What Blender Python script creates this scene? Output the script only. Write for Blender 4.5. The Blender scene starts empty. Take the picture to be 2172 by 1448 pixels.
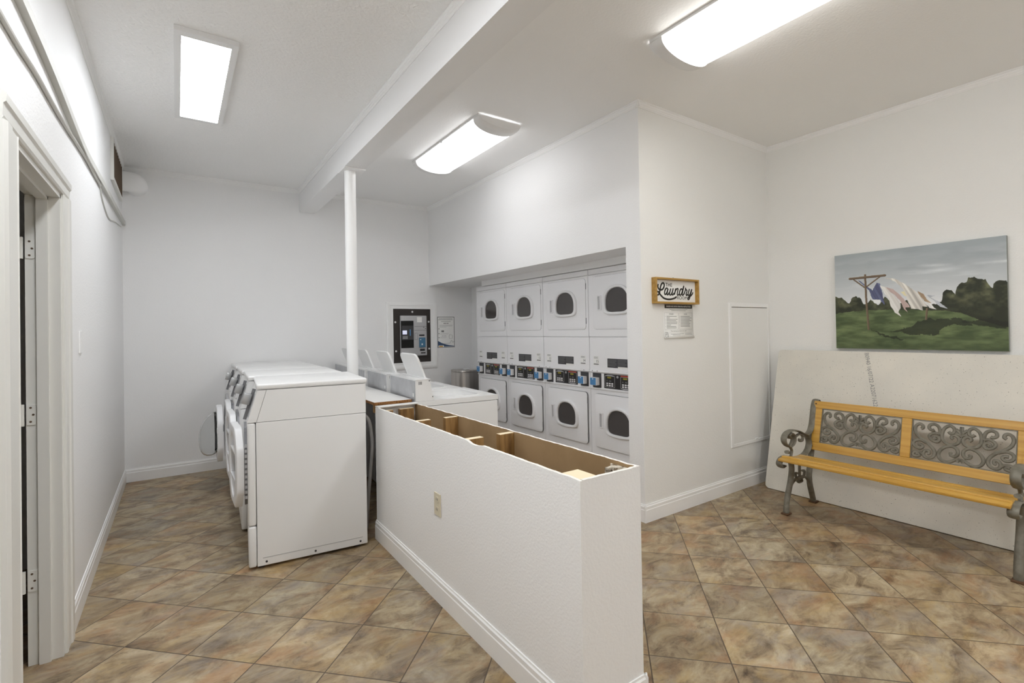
import bpy, bmesh, math, random
import numpy as np
from mathutils import Vector, Matrix, noise
random.seed(7)
C = bpy.context.scene.collection
sc = bpy.context.scene
PI = math.pi
R = math.radians

# ------------------------------------------------------------------ helpers
def lin(c):
    return tuple((v/12.92 if v <= .04045 else ((v+.055)/1.055)**2.4) for v in [x/255. for x in c])

def mat(name, rgb, rough=.5, metal=0., bump=None, var=None, emit=None, spec=None, trans=0., alpha=1., coat=0.):
    m = bpy.data.materials.new(name); m.use_nodes = True
    nt = m.node_tree; b = nt.nodes['Principled BSDF']
    col = rgb + (1,) if len(rgb) == 3 else rgb
    b.inputs['Base Color'].default_value = col
    b.inputs['Roughness'].default_value = rough
    b.inputs['Metallic'].default_value = metal
    if spec is not None: b.inputs['Specular IOR Level'].default_value = spec
    if trans: b.inputs['Transmission Weight'].default_value = trans
    if alpha < 1: b.inputs['Alpha'].default_value = alpha
    if coat: b.inputs['Coat Weight'].default_value = coat
    if emit:
        b.inputs['Emission Color'].default_value = emit[0] + (1,)
        b.inputs['Emission Strength'].default_value = emit[1]
    tc = None
    if bump or var:
        tc = nt.nodes.new('ShaderNodeTexCoord')
    if bump:                      # (scale, strength, distance, detail)
        n = nt.nodes.new('ShaderNodeTexNoise'); n.inputs['Scale'].default_value = bump[0]
        n.inputs['Detail'].default_value = bump[3] if len(bump) > 3 else 2
        bu = nt.nodes.new('ShaderNodeBump'); bu.inputs['Strength'].default_value = bump[1]
        bu.inputs['Distance'].default_value = bump[2]
        nt.links.new(tc.outputs['Object'], n.inputs['Vector'])
        nt.links.new(n.outputs['Fac'], bu.inputs['Height'])
        nt.links.new(bu.outputs['Normal'], b.inputs['Normal'])
    if var:                       # (scale vec, other colour, low, high)
        mp = nt.nodes.new('ShaderNodeMapping'); mp.inputs['Scale'].default_value = var[0]
        n = nt.nodes.new('ShaderNodeTexNoise'); n.inputs['Scale'].default_value = 1; n.inputs['Detail'].default_value = 5
        r = nt.nodes.new('ShaderNodeValToRGB')
        r.color_ramp.elements[0].position = var[2]; r.color_ramp.elements[1].position = var[3]
        r.color_ramp.elements[0].color = col; r.color_ramp.elements[1].color = var[1] + (1,)
        nt.links.new(tc.outputs['Object'], mp.inputs['Vector']); nt.links.new(mp.outputs[0], n.inputs['Vector'])
        nt.links.new(n.outputs['Fac'], r.inputs['Fac']); nt.links.new(r.outputs['Color'], b.inputs['Base Color'])
    return m

class MB:
    def __init__(self, origin=(0, 0, 0)):
        self.bm = bmesh.new(); self.o = Vector(origin); self.mi = 0
    def v(self, p): return self.bm.verts.new(Vector(p) - self.o)
    def f(self, vs, mi=None):
        try:
            fc = self.bm.faces.new(vs); fc.material_index = self.mi if mi is None else mi
            return fc
        except ValueError:
            return None
    def box(self, x0, x1, y0, y1, z0, z1, M=None, bevel=0, seg=2):
        ps = [(x, y, z) for x in (x0, x1) for y in (y0, y1) for z in (z0, z1)]
        if M: ps = [M @ Vector(p) for p in ps]
        vs = [self.v(p) for p in ps]
        fs = [self.f([vs[i] for i in q]) for q in ((0,1,3,2),(4,6,7,5),(0,4,5,1),(2,3,7,6),(0,2,6,4),(1,5,7,3))]
        if bevel:
            es = set(e for f in fs for e in f.edges)
            bmesh.ops.bevel(self.bm, geom=list(es), offset=bevel, segments=seg, profile=.5, affect='EDGES', material=self.mi)
        return self
    def prism(self, pts, axis, a, b, M=None, bevel=0):
        """polygon pts extruded along axis (0,1,2) from a to b; pts are the two other coords in order"""
        def P(p, t):
            q = [0, 0, 0]; i = [k for k in range(3) if k != axis]
            q[i[0]], q[i[1]] = p; q[axis] = t
            q = Vector(q); return M @ q if M else q
        A = [self.v(P(p, a)) for p in pts]; B = [self.v(P(p, b)) for p in pts]
        fs = [self.f(A[::-1]), self.f(B)]
        n = len(pts)
        for i in range(n): fs.append(self.f([A[i], A[(i+1) % n], B[(i+1) % n], B[i]]))
        if bevel:
            es = set(e for e in fs[1].edges)
            bmesh.ops.bevel(self.bm, geom=list(es), offset=bevel, segments=3, profile=.5, affect='EDGES', material=self.mi)
        return self
    def ring(self, outer, inner, axis, a, b, bevel=0):
        """plate with a hole: same number of points in both loops"""
        def P(p, t):
            q = [0, 0, 0]; i = [k for k in range(3) if k != axis]
            q[i[0]], q[i[1]] = p; q[axis] = t; return q
        n = len(outer)
        Ao = [self.v(P(p, a)) for p in outer]; Bo = [self.v(P(p, b)) for p in outer]
        Ai = [self.v(P(p, a)) for p in inner]; Bi = [self.v(P(p, b)) for p in inner]
        cap = []
        for i in range(n):
            j = (i+1) % n
            self.f([Ao[i], Ao[j], Bo[j], Bo[i]]); self.f([Ai[j], Ai[i], Bi[i], Bi[j]])
            cap.append(self.f([Bo[i], Bo[j], Bi[j], Bi[i]])); self.f([Ai[i], Ai[j], Ao[j], Ao[i]])
        if bevel:
            es = [e for f in cap if f for e in f.edges if (e.verts[0] in Bo and e.verts[1] in Bo) or (e.verts[0] in Bi and e.verts[1] in Bi)]
            bmesh.ops.bevel(self.bm, geom=list(set(es)), offset=bevel, segments=3, profile=.5, affect='EDGES', material=self.mi)
        return self
    def tube(self, pts, r, seg=10, closed=False, prof=None, up=None, r1=None, smooth=0):
        pts = [Vector(p) for p in pts]
        if smooth: pts = catmull(pts, smooth)
        n = len(pts); rings = []
        prev = None
        for i, p in enumerate(pts):
            t = (pts[min(i+1, n-1)] - pts[max(i-1, 0)]).normalized()
            if up is not None:
                side = t.cross(Vector(up)); side = side.normalized() if side.length > 1e-6 else Vector((1, 0, 0))
                nn = side.cross(t).normalized(); u, w = side, nn
            else:
                if prev is None:
                    h = Vector((0, 0, 1)) if abs(t.z) < .9 else Vector((1, 0, 0))
                    u = t.cross(h).normalized()
                else:
                    u = (prev - t*prev.dot(t)).normalized()
                prev = u; w = t.cross(u)
            rr = r if r1 is None else r + (r1-r)*i/(n-1)
            pf = prof or [(math.cos(2*PI*k/seg), math.sin(2*PI*k/seg)) for k in range(seg)]
            rings.append([self.v(p + u*a*rr + w*b*rr) for a, b in pf])
        m = len(rings[0])
        for i in range(n-1):
            for k in range(m):
                self.f([rings[i][k], rings[i][(k+1) % m], rings[i+1][(k+1) % m], rings[i+1][k]])
        self.f(rings[0][::-1]); self.f(rings[-1])
        return self
    def lathe(self, prof, c, axis=2, seg=24, cap=True):
        rs = []
        for (r, h) in prof:
            ring = []
            for k in range(seg):
                a = 2*PI*k/seg
                q = [0, 0, 0]; i = [x for x in range(3) if x != axis]
                q[i[0]] = c[i[0]] + r*math.cos(a); q[i[1]] = c[i[1]] + r*math.sin(a); q[axis] = c[axis] + h
                ring.append(self.v(q))
            rs.append(ring)
        for A, B in zip(rs, rs[1:]):
            for k in range(seg): self.f([A[k], A[(k+1) % seg], B[(k+1) % seg], B[k]])
        if cap: self.f(rs[0][::-1]); self.f(rs[-1])
        return self
    def poly(self, pts): self.f([self.v(p) for p in pts]); return self
    def build(self, name, mats, parent=None, smooth=False, loc=None):
        bm = self.bm
        bmesh.ops.recalc_face_normals(bm, faces=bm.faces)
        me = bpy.data.meshes.new(name)
        bm.to_mesh(me); bm.free()
        for m in (mats if isinstance(mats, (list, tuple)) else [mats]): me.materials.append(m)
        o = bpy.data.objects.new(name, me); C.objects.link(o)
        if parent: o.parent = parent
        if loc: o.location = loc
        if smooth:
            for p in me.polygons: p.use_smooth = True
            try: me.set_sharp_from_angle(angle=R(38))
            except Exception: pass
        return o

def catmull(pts, k):
    out = []
    n = len(pts)
    for i in range(n-1):
        p0, p1, p2, p3 = pts[max(i-1, 0)], pts[i], pts[i+1], pts[min(i+2, n-1)]
        for j in range(k):
            t = j/k
            out.append(.5*((2*p1) + (p2-p0)*t + (2*p0-5*p1+4*p2-p3)*t*t + (3*p1-p0-3*p2+p3)*t**3))
    out.append(pts[-1]); return out

def thing(name, label, cat, loc=(0, 0, 0), rz=0, group=None):
    o = bpy.data.objects.new(name, None); C.objects.link(o)
    o.empty_display_size = .1
    o.location = loc; o.rotation_euler = (0, 0, rz)
    o['label'] = label; o['category'] = cat
    if group: o['group'] = group
    return o
def struct(o):
    o['kind'] = 'structure'; return o
def dup(root, loc, rz, label, group=None):
    r = root.copy(); C.objects.link(r); r.location = loc; r.rotation_euler = (0, 0, rz)
    r['label'] = label
    if group: r['group'] = group
    for ch in list(root.children):
        c = ch.copy(); C.objects.link(c); c.parent = r
        for g in ch.children:
            d = g.copy(); C.objects.link(d); d.parent = c
    return r
_fc = {}
def text_mesh(s, size=1., bold=0., align='CENTER', space=1.):
    key = (s, bold, align, space)
    if key not in _fc:
        cu = bpy.data.curves.new('t', 'FONT'); cu.body = s; cu.size = 1; cu.align_x = align; cu.align_y = 'CENTER'
        cu.offset = bold; cu.space_character = space; cu.resolution_u = 3
        o = bpy.data.objects.new('t', cu); C.objects.link(o)
        dg = bpy.context.evaluated_depsgraph_get()
        me = bpy.data.meshes.new_from_object(o.evaluated_get(dg))
        _fc[key] = ([v.co.copy() for v in me.vertices], [list(p.vertices) for p in me.polygons])
        bpy.data.objects.remove(o); bpy.data.curves.remove(cu); bpy.data.meshes.remove(me)
    return _fc[key]
def add_text(mb, s, org, ex, ey, size, bold=0., align='CENTER', width=None, space=1.):
    """letters on the plane through org with axes ex (reading direction) and ey (up)"""
    vs, fs = text_mesh(s, 1., bold, align, space)
    org, ex, ey = Vector(org), Vector(ex), Vector(ey)
    sx = size
    if width:
        w = max(v.x for v in vs) - min(v.x for v in vs); sx = width/w
    nv = [mb.v(org + ex*v.x*sx + ey*v.y*size) for v in vs]
    for f in fs: mb.f([nv[i] for i in f])

def rrect(x0, x1, y0, y1, r, n=5):
    out = []
    for cx, cy, a0 in ((x1-r, y1-r, 0), (x0+r, y1-r, 90), (x0+r, y0+r, 180), (x1-r, y0+r, 270)):
        for k in range(n+1):
            a = R(a0 + 90*k/n); out.append((cx + r*math.cos(a), cy + r*math.sin(a)))
    return out
def loaf(cx, cy, w, h, n=40):
    """arched window: semi-ellipse above, squarish below"""
    out = []
    for k in range(n):
        a = 2*PI*k/n; c, s = math.cos(a), math.sin(a)
        e = 2.25 if s > 0 else 4.2
        up = .60*h if s > 0 else .40*h
        out.append((cx + w/2*math.copysign(abs(c)**(2/e), c), cy - .10*h + up*math.copysign(abs(s)**(2/e), s)))
    return out

# ------------------------------------------------------------------ materials
WALLC = (.88, .88, .88)
m_wall = mat('wall_paint', WALLC, .55, bump=(95, .24, .006, 3))
m_wallR = mat('wall_paint_warm', (.86, .86, .843), .55, bump=(95, .3, .006, 3))
m_ceil = mat('ceiling_stipple', (.92, .918, .91), .7, bump=(60, .55, .010, 4))
m_ceilR = mat('ceiling_smooth', (.92, .92, .915), .7, bump=(70, .22, .006, 3))
m_trim = mat('trim_paint', (.91, .91, .905), .35, bump=(30, .06, .004))
m_trimL = mat('door_trim_paint', (.74, .735, .70), .35, bump=(25, .06, .004))
m_white = mat('white_enamel', (.82, .82, .815), .3)
m_whiteD = mat('white_dryer_enamel', (.90, .90, .915), .32)
m_plastic = mat('white_plastic', (.84, .84, .85), .35)
m_seam = mat('seam_gap', (.13, .13, .135), .8)
m_dark = mat('dark_panel', (.018, .017, .018), .35)
m_darkgrey = mat('dark_grey_plastic', (.05, .05, .055), .4)
m_glass_dark = mat('dryer_window_glass', (.075, .068, .066), .12)
m_steel = mat('brushed_steel', (.66, .63, .60), .34, 1., var=((60, 60, .6), (.54, .51, .48), .35, .65))
m_galv = mat('galvanised_steel', (.60, .61, .63), .45, .5, var=((9, 9, 9), (.50, .51, .53), .35, .7))
m_silver = mat('silver_reader', (.55, .56, .57), .35, .8)
m_greyp = mat('grey_glass', (.20, .20, .21), .25)
m_greym = mat('mid_grey_panel', (.30, .30, .30), .4)
m_greyl = mat('grey_plastic', (.50, .50, .51), .4)
m_wood = mat('honey_wood', lin((208, 164, 76)), .38, var=((4, 1.2, 60), lin((182, 134, 48)), .35, .72), coat=.15)
m_iron = mat('grey_cast_iron', lin((126, 122, 110)), .55, .2, bump=(120, .3, .002), var=((30, 30, 30), lin((104, 99, 86)), .4, .7))
m_stud = mat('stud_pine', lin((166, 128, 76)), .65, var=((40, 40, 4), lin((100, 68, 32)), .4, .75))
m_studtop = mat('pine_end_grain', lin((236, 220, 188)), .7)
m_kraft = mat('kraft_paper', lin((166, 138, 100)), .8, var=((4, 4, 4), lin((142, 114, 78)), .4, .75))
m_gyps = mat('gypsum_edge', (.84, .82, .77), .9, bump=(200, .6, .004))
m_ptop = mat('laminate_white', (.80, .79, .77), .4)
m_chip = mat('chipboard_edge', lin((170, 120, 66)), .8, var=((160, 160, 160), lin((120, 76, 34)), .4, .6))
m_board = mat('speckled_board', lin((226, 223, 214)), .75, bump=(50, .12, .003))
m_ink = mat('black_ink', (.02, .018, .014), .6)
m_inkg = mat('grey_ink', (.25, .25, .25), .7)
m_paper = mat('paper', (.90, .90, .88), .7)
m_frame = mat('pine_frame', lin((184, 146, 74)), .5, var=((2.5, 40, 40), lin((150, 112, 46)), .35, .7))
m_blue = mat('reader_blue', lin((82, 140, 192)), .35)
m_blued = mat('poster_blue', lin((66, 88, 120)), .5)
m_blue2 = mat('slot_blue', lin((70, 118, 150)), .35)
m_yellow = mat('display_yellow', (.2, .17, .02), .3, emit=((.6, .55, .08), .12))
m_brownplate = mat('dark_brown_plate', (.030, .024, .021), .5)
m_red = mat('red_strip', (.42, .045, .02), .4)
m_orange = mat('orange_label', lin((206, 150, 40)), .5)
m_screen = mat('terminal_screen', (.5, .5, .6), .3, emit=((.75, .78, 1.), .55))
m_almond = mat('almond_plate', lin((214, 206, 184)), .4)
m_brown = mat('brown_grille', lin((92, 76, 60)), .55)
m_black = mat('shadow_black', (.012, .012, .012), .9)
m_rubber = mat('grey_hose', (.42, .41, .40), .5)
m_clear = mat('clear_bowl', (.96, .97, .97), .04, trans=1., spec=.4)
m_clear.node_tree.nodes['Principled BSDF'].inputs['IOR'].default_value = 1.16
m_raceway = mat('painted_raceway', (.60, .595, .56), .5)
m_rust = mat('rusted_foot', lin((92, 66, 44)), .7)
m_mud = mat('torn_drywall', (.60, .55, .46), .9, bump=(90, .8, .01), var=((40, 40, 40), (.22, .17, .11), .5, .62))

E_COOL, E_WARM = (.93, .962, 1.), (1., .984, .945)
def lamp_mat(name, col, s):
    return mat(name, (.8, .8, .8), .5, emit=(col, s))
m_lampP = lamp_mat('panel_diffuser', E_COOL, 16.5)
m_lampA = lamp_mat('cool_diffuser', (.98, .985, 1.), 5.0)
m_lampB = lamp_mat('warm_diffuser', E_WARM, 8.8)
m_fillC = lamp_mat('added_fill_diffuser', (.955, .98, 1.), 28)  # glow of the added fill light behind the camera
m_fillD = lamp_mat('added_fill_panel_diffuser', E_COOL, 31)  # glow of the added fill panel, outside the view

# board specks
def speckle(m, scale, th, dark):
    nt = m.node_tree; b = nt.nodes['Principled BSDF']
    tc = nt.nodes.new('ShaderNodeTexCoord'); n = nt.nodes.new('ShaderNodeTexNoise')
    n.inputs['Scale'].default_value = scale; n.inputs['Detail'].default_value = 2
    r = nt.nodes.new('ShaderNodeValToRGB'); e = r.color_ramp.elements
    e[0].position = th; e[0].color = dark + (1,); e[1].position = th + .035; e[1].color = b.inputs['Base Color'].default_value
    n2 = nt.nodes.new('ShaderNodeTexNoise'); n2.inputs['Scale'].default_value = 3.5; n2.inputs['Detail'].default_value = 4
    r2 = nt.nodes.new('ShaderNodeValToRGB'); r2.color_ramp.elements[0].position = .35; r2.color_ramp.elements[1].position = .7
    r2.color_ramp.elements[0].color = (.9, .9, .9, 1); r2.color_ramp.elements[1].color = (1, .99, .975, 1)
    mx = nt.nodes.new('ShaderNodeMixRGB'); mx.blend_type = 'MULTIPLY'; mx.inputs[0].default_value = 1
    nt.links.new(tc.outputs['Object'], n.inputs['Vector']); nt.links.new(tc.outputs['Object'], n2.inputs['Vector'])
    nt.links.new(n.outputs['Fac'], r.inputs['Fac']); nt.links.new(n2.outputs['Fac'], r2.inputs['Fac'])
    nt.links.new(r.outputs['Color'], mx.inputs[1]); nt.links.new(r2.outputs['Color'], mx.inputs[2])
    nt.links.new(mx.outputs[0], b.inputs['Base Color'])
speckle(m_board, 130, .272, (.22, .21, .19))

def floor_material():
    m = bpy.data.materials.new('slate_look_tile'); m.use_nodes = True
    nt = m.node_tree; N = nt.nodes; L = nt.links; b = N['Principled BSDF']
    S = .3302; u0, v0 = -.2084, 3.7442
    geo = N.new('ShaderNodeTexCoord')
    off = N.new('ShaderNodeVectorMath'); off.operation = 'SUBTRACT'; off.inputs[1].default_value = (u0, v0, 0)
    L.new(geo.outputs['Object'], off.inputs[0])
    def dot(vec):
        d = N.new('ShaderNodeVectorMath'); d.operation = 'DOT_PRODUCT'; d.inputs[1].default_value = vec
        L.new(off.outputs[0], d.inputs[0]); return d.outputs['Value']
    k = math.sqrt(.5)/S
    a, c = dot((k, -k, 0)), dot((-k, -k, 0))
    def math1(op, x, y=None, z=None):
        n = N.new('ShaderNodeMath'); n.operation = op
        for i, q in enumerate((x, y, z)):
            if q is None: continue
            if isinstance(q, (int, float)): n.inputs[i].default_value = q
            else: L.new(q, n.inputs[i])
        return n.outputs[0]
    ia, ic = math1('FLOOR', a), math1('FLOOR', c)
    def edge(x):
        f = math1('FRACT', x); return math1('MINIMUM', f, math1('SUBTRACT', 1., f))
    g = math1('MINIMUM', edge(a), edge(c))
    grout = N.new('ShaderNodeMapRange'); grout.inputs['From Min'].default_value = .0045; grout.inputs['From Max'].default_value = .0095
    L.new(g, grout.inputs['Value'])
    idv = N.new('ShaderNodeCombineXYZ'); L.new(ia, idv.inputs[0]); L.new(ic, idv.inputs[1])
    wn = N.new('ShaderNodeTexWhiteNoise'); wn.noise_dimensions = '2D'; L.new(idv.outputs[0], wn.inputs['Vector'])
    # offset the slate pattern per tile
    sc3 = N.new('ShaderNodeVectorMath'); sc3.operation = 'SCALE'; sc3.inputs['Scale'].default_value = 37.
    L.new(wn.outputs['Color'], sc3.inputs[0])
    add = N.new('ShaderNodeVectorMath'); add.operation = 'ADD'
    L.new(geo.outputs['Object'], add.inputs[0]); L.new(sc3.outputs[0], add.inputs[1])
    rot = N.new('ShaderNodeMapping'); rot.inputs['Rotation'].default_value = (0, 0, R(-38)); rot.inputs['Scale'].default_value = (5.6, 9.5, 1)
    L.new(add.outputs[0], rot.inputs['Vector'])
    def noise_(scale, detail, dist, vec=None):
        n = N.new('ShaderNodeTexNoise'); n.inputs['Scale'].default_value = scale; n.inputs['Detail'].default_value = detail
        n.inputs['Distortion'].default_value = dist*.45; n.inputs['Roughness'].default_value = .70
        L.new(vec or rot.outputs[0], n.inputs['Vector']); return n.outputs['Fac']
    n1 = noise_(1.0, 12, 1.3)
    r1 = N.new('ShaderNodeValToRGB'); cr = r1.color_ramp
    cols = [(.30, (78, 62, 46)), (.42, (126, 109, 86)), (.50, (152, 135, 109)), (.58, (168, 153, 126)), (.72, (190, 178, 155))]
    cr.elements[0].position = cols[0][0]; cr.elements[0].color = lin(cols[0][1]) + (1,)
    cr.elements[1].position = cols[-1][0]; cr.elements[1].color = lin(cols[-1][1]) + (1,)
    for p, q in cols[1:-1]:
        e = cr.elements.new(p); e.color = lin(q) + (1,)
    L.new(n1, r1.inputs['Fac'])
    # rust / ochre / grey blotches
    def blotch(col, scale, lo, hi, base, seed):
        of = N.new('ShaderNodeVectorMath'); of.operation = 'ADD'; of.inputs[1].default_value = (seed, seed*1.7, 0)
        L.new(rot.outputs[0], of.inputs[0])
        f = noise_(scale, 5, .8, of.outputs[0])
        mr = N.new('ShaderNodeMapRange'); mr.inputs['From Min'].default_value = lo; mr.inputs['From Max'].default_value = hi
        mr.inputs['To Max'].default_value = .5
        L.new(f, mr.inputs['Value'])
        mx = N.new('ShaderNodeMixRGB'); L.new(mr.outputs[0], mx.inputs[0]); L.new(base, mx.inputs[1]); mx.inputs[2].default_value = lin(col) + (1,)
        return mx.outputs[0]
    o = blotch((156, 112, 74), .55, .50, .66, r1.outputs['Color'], 3.1)
    o = blotch((172, 145, 92), .5, .52, .68, o, 11.7)
    o = blotch((145, 138, 132), .6, .50, .66, o, 23.3)
    # fine dark cracks
    n4 = noise_(3.2, 6, 1.6)
    cr4 = N.new('ShaderNodeMapRange'); cr4.inputs['From Min'].default_value = .30; cr4.inputs['From Max'].default_value = .42
    cr4.inputs['To Min'].default_value = .62; cr4.inputs['To Max'].default_value = 1.
    L.new(n4, cr4.inputs['Value'])
    mul = N.new('ShaderNodeMixRGB'); mul.blend_type = 'MULTIPLY'; mul.inputs[0].default_value = 1
    L.new(o, mul.inputs[1]); L.new(cr4.outputs[0], mul.inputs[2])
    # per tile value
    pv = N.new('ShaderNodeMapRange'); pv.inputs['To Min'].default_value = .90; pv.inputs['To Max'].default_value = 1.24
    L.new(wn.outputs['Value'], pv.inputs['Value'])
    mul2 = N.new('ShaderNodeMixRGB'); mul2.blend_type = 'MULTIPLY'; mul2.inputs[0].default_value = 1
    L.new(mul.outputs[0], mul2.inputs[1]); L.new(pv.outputs[0], mul2.inputs[2])
    tint = N.new('ShaderNodeValToRGB'); tint.color_ramp.elements[0].color = (1.0, .935, .84, 1); tint.color_ramp.elements[1].color = (.90, .93, .95, 1)
    sepc = N.new('ShaderNodeSeparateColor'); L.new(wn.outputs['Color'], sepc.inputs[0]); L.new(sepc.outputs[1], tint.inputs['Fac'])
    mul3 = N.new('ShaderNodeMixRGB'); mul3.blend_type = 'MULTIPLY'; mul3.inputs[0].default_value = .85
    L.new(mul2.outputs[0], mul3.inputs[1]); L.new(tint.outputs['Color'], mul3.inputs[2]); mul2 = mul3
    gm = N.new('ShaderNodeMixRGB'); gm.inputs[1].default_value = lin((86, 72, 57)) + (1,)
    L.new(grout.outputs[0], gm.inputs[0]); L.new(mul2.outputs[0], gm.inputs[2])
    L.new(gm.outputs[0], b.inputs['Base Color'])
    b.inputs['Roughness'].default_value = .42
    bu = N.new('ShaderNodeBump'); bu.inputs['Strength'].default_value = .45; bu.inputs['Distance'].default_value = .004
    hsum = math1('ADD', grout.outputs[0], math1('MULTIPLY', n1, .35))
    L.new(hsum, bu.inputs['Height']); L.new(bu.outputs['Normal'], b.inputs['Normal'])
    return m
m_floor = floor_material()

# ------------------------------------------------------------------ room
xL, yB, xR, yS, xF, zC = -.4257, 5.9435, 2.7806, 2.3722, 4.5358, 3.045
ySouth = -2.6
T = .107
struct(MB().box(-1.9, 4.9, ySouth-.2, 6.3, -.1, 0).build('floor', m_floor))
BX0, BX1, BZ = 1.1751, 1.344, 2.7945
struct(MB().box(xL-T, BX0+.05, ySouth, yB+.1, zC, zC+.1).build('ceiling', m_ceil))
struct(MB().box(BX0+.05, xF+.1, ySouth, yB+.1, zC, zC+.1).build('ceiling', m_ceilR))
# left wall with a door opening
DY0, DY1, DZ = 2.17, 2.905, 2.035
w = MB(); w.box(xL-T, xL, DY1, yB+.1, 0, zC); w.box(xL-T, xL, ySouth, DY0, 0, zC); w.box(xL-T, xL, DY0, DY1, DZ, zC)
struct(w.build('wall_left', m_wall))
struct(MB().box(xL-T, 4.1, yB, yB+.1, 0, zC).build('wall_back', m_wall))
OY, OZ = 2.5098, 2.0067
w = MB(); w.box(xR, 4.0, OY, yB, OZ, zC); w.box(xR, 4.0, yS, OY, 0, zC); w.box(3.10, 4.0, OY, 5.12, 1.945, OZ)
struct(w.build('wall_right', m_wall))
struct(MB().box(3.43, 3.53, 5.31, yB, 0, OZ).build('wall_alcove', m_wall))
struct(MB().box(4.0, 4.1, OY, 5.4, 0, OZ).build('wall_alcove_rear', m_wall))
w = MB(); w.box(xR+.001, xF, yS-.002, yS+.05, 0, zC)
struct(w.build('wall_sign', m_wallR))
struct(MB().box(xF, xF+.1, ySouth, yS+.05, 0, zC).build('wall_east', m_wallR))
struct(MB().box(xL-T, xF+.1, ySouth-.1, ySouth, 0, zC).build('wall_south', m_wall))
w = MB(); w.box(-1.9, -1.8, 1.2, 4.2, 0, 2.6); w.box(-1.8, xL-T, 1.2, 1.3, 0, 2.6); w.box(-1.8, xL-T, 4.1, 4.2, 0, 2.6); w.box(-1.9, xL-T, 1.2, 4.2, 2.6, 2.7)
struct(w.build('wall_closet', m_wall))
struct(MB().box(BX0, BX1, ySouth, yB, BZ, zC).build('ceiling_beam', m_wall))

# skirting: profile x = distance from wall, z up
BP = [(0, 0), (.013, 0), (.013, .088), (.0105, .093), (.0105, .112), (.006, .118), (.005, .126), (0, .126)]
def skirting(name, side, wall, a, b):
    w = MB()
    if side == '+x': w.prism([(wall + p, z) for p, z in BP], 1, a, b)
    if side == '-x': w.prism([(wall - p, z) for p, z in BP], 1, a, b)
    if side == '-y': w.prism([(wall - p, z) for p, z in BP], 0, a, b)
    if side == '+y': w.prism([(wall + p, z) for p, z in BP], 0, a, b)
    return struct(w.build(name, m_trim))
skirting('baseboard_left', '+x', xL, 3.055, yB)
skirting('baseboard_left', '+x', xL, ySouth, 2.06)
skirting('baseboard_back', '-y', yB, xL, 3.43)
skirting('baseboard_sign', '-y', yS-.002, xR-.012, xF)
skirting('baseboard_column', '-x', xR, yS-.0143, OY)
skirting('baseboard_east', '-x', xF, ySouth, yS)
CP = [(0, 0), (.022, 0), (.022, -.006), (.015, -.012), (.0145, -.022), (.010, -.028), (.0095, -.036), (.005, -.041), (.004, -.046), (0, -.046)]
def crown(name, side, wall, a, b):
    w = MB(); P = [(p, zC+z) for p, z in CP]
    if side == '+x': w.prism([(wall + p, z) for p, z in P], 1, a, b)
    if side == '-x': w.prism([(wall - p, z) for p, z in P], 1, a, b)
    if side == '-y': w.prism([(wall - p, z) for p, z in P], 0, a, b)
    return struct(w.build(name, m_trim))
crown('trim_1', '+x', xL, ySouth, yB)
crown('trim_2', '-y', yB, xL, BX0)
crown('trim_3', '-y', yB, BX1, xR)
crown('trim_4', '-x', xR, yS-.0235, yB)
crown('trim_5', '-y', yS-.002, xR-.0212, xF)
crown('trim_6', '-x', xF, ySouth, yS)
crown('trim_7', '-x', BX0, ySouth, yB)

# door in the left wall
d = bpy.data.objects.new('door_1', None); C.objects.link(d); d.location = (xL, 2.54, 0); struct(d)
o_ = Vector((xL, 2.54, 0))
def prof_casing(mb, y0, y1, outer_first):
    """stepped casing board, y0 = opening edge, y1 = outer edge"""
    s = 1 if y1 > y0 else -1
    wd = abs(y1-y0)
    pts = [(0, 0), (0, .010), (.10, .014), (.13, .011), (.55, .013), (.62, .019), (.90, .020), (1, .014), (1, 0)]
    return [(xL + x, y0 + s*wd*t) for t, x in pts]
for nm, y0, y1 in (('casing', DY1+.004, DY1+.145), ('casing', DY0-.004, DY0-.185)):
    w = MB(o_); w.prism([(a, b) for a, b in prof_casing(w, y0, y1, 0)], 2, 0, DZ+.0035); w.build(nm, m_trimL, d)
w = MB(o_)
w.prism([(xL + x, DZ+.004 + .085*t) for t, x in [(0, 0), (0, .010), (.10, .0145), (.13, .0115), (.55, .0135), (.62, .0195), (.90, .0205), (1, .0145), (1, 0)]], 1, DY0-.185, DY1+.145)
w.build('casing', m_trimL, d)
w = MB(o_)
w.box(xL-T-.005, xL+.002, DY1-.018, DY1+.004, 0, DZ); w.box(xL-T-.005, xL+.002, DY0-.004, DY0+.018, 0, DZ); w.box(xL-T-.005, xL+.002, DY0, DY1, DZ-.018, DZ+.004)
w.box(xL-.075, xL-.037, DY1-.032, DY1-.018, 0, DZ-.018); w.box(xL-.075, xL-.037, DY0+.018, DY0+.032, 0, DZ-.018); w.box(xL-.075, xL-.037, DY0+.018, DY1-.018, DZ-.032, DZ-.018)
w.build('jamb', m_trimL, d)
w = MB(o_); w.box(xL-T-.76, xL-T-.024, DY1-.052, DY1-.016, .012, DZ-.022, bevel=.002)
lf = w.build('door_leaf', m_trimL, d)
for hz in (1.785, .36, 1.07):
    w = MB(o_)
    w.prism([(a, b) for a, b in rrect(xL-T-.004, xL-.080, hz-.044, hz+.044, .009)], 1, DY1-.0225, DY1-.018)
    w.tube([(xL-T-.016, DY1-.024, hz-.046), (xL-T-.016, DY1-.024, hz+.046)], .007)
    hg = w.build('hinge', m_trimL, d)
    w = MB(o_)
    for dx, dz in ((-.012, .03), (.002, 0), (-.012, -.03)):
        w.lathe([(.0045, 0), (.0045, -.0008)], (xL-.090+dx*.6, DY1-.0225, hz+dz), axis=1, seg=10)
    w.build('screw', m_brown, hg)

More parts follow.
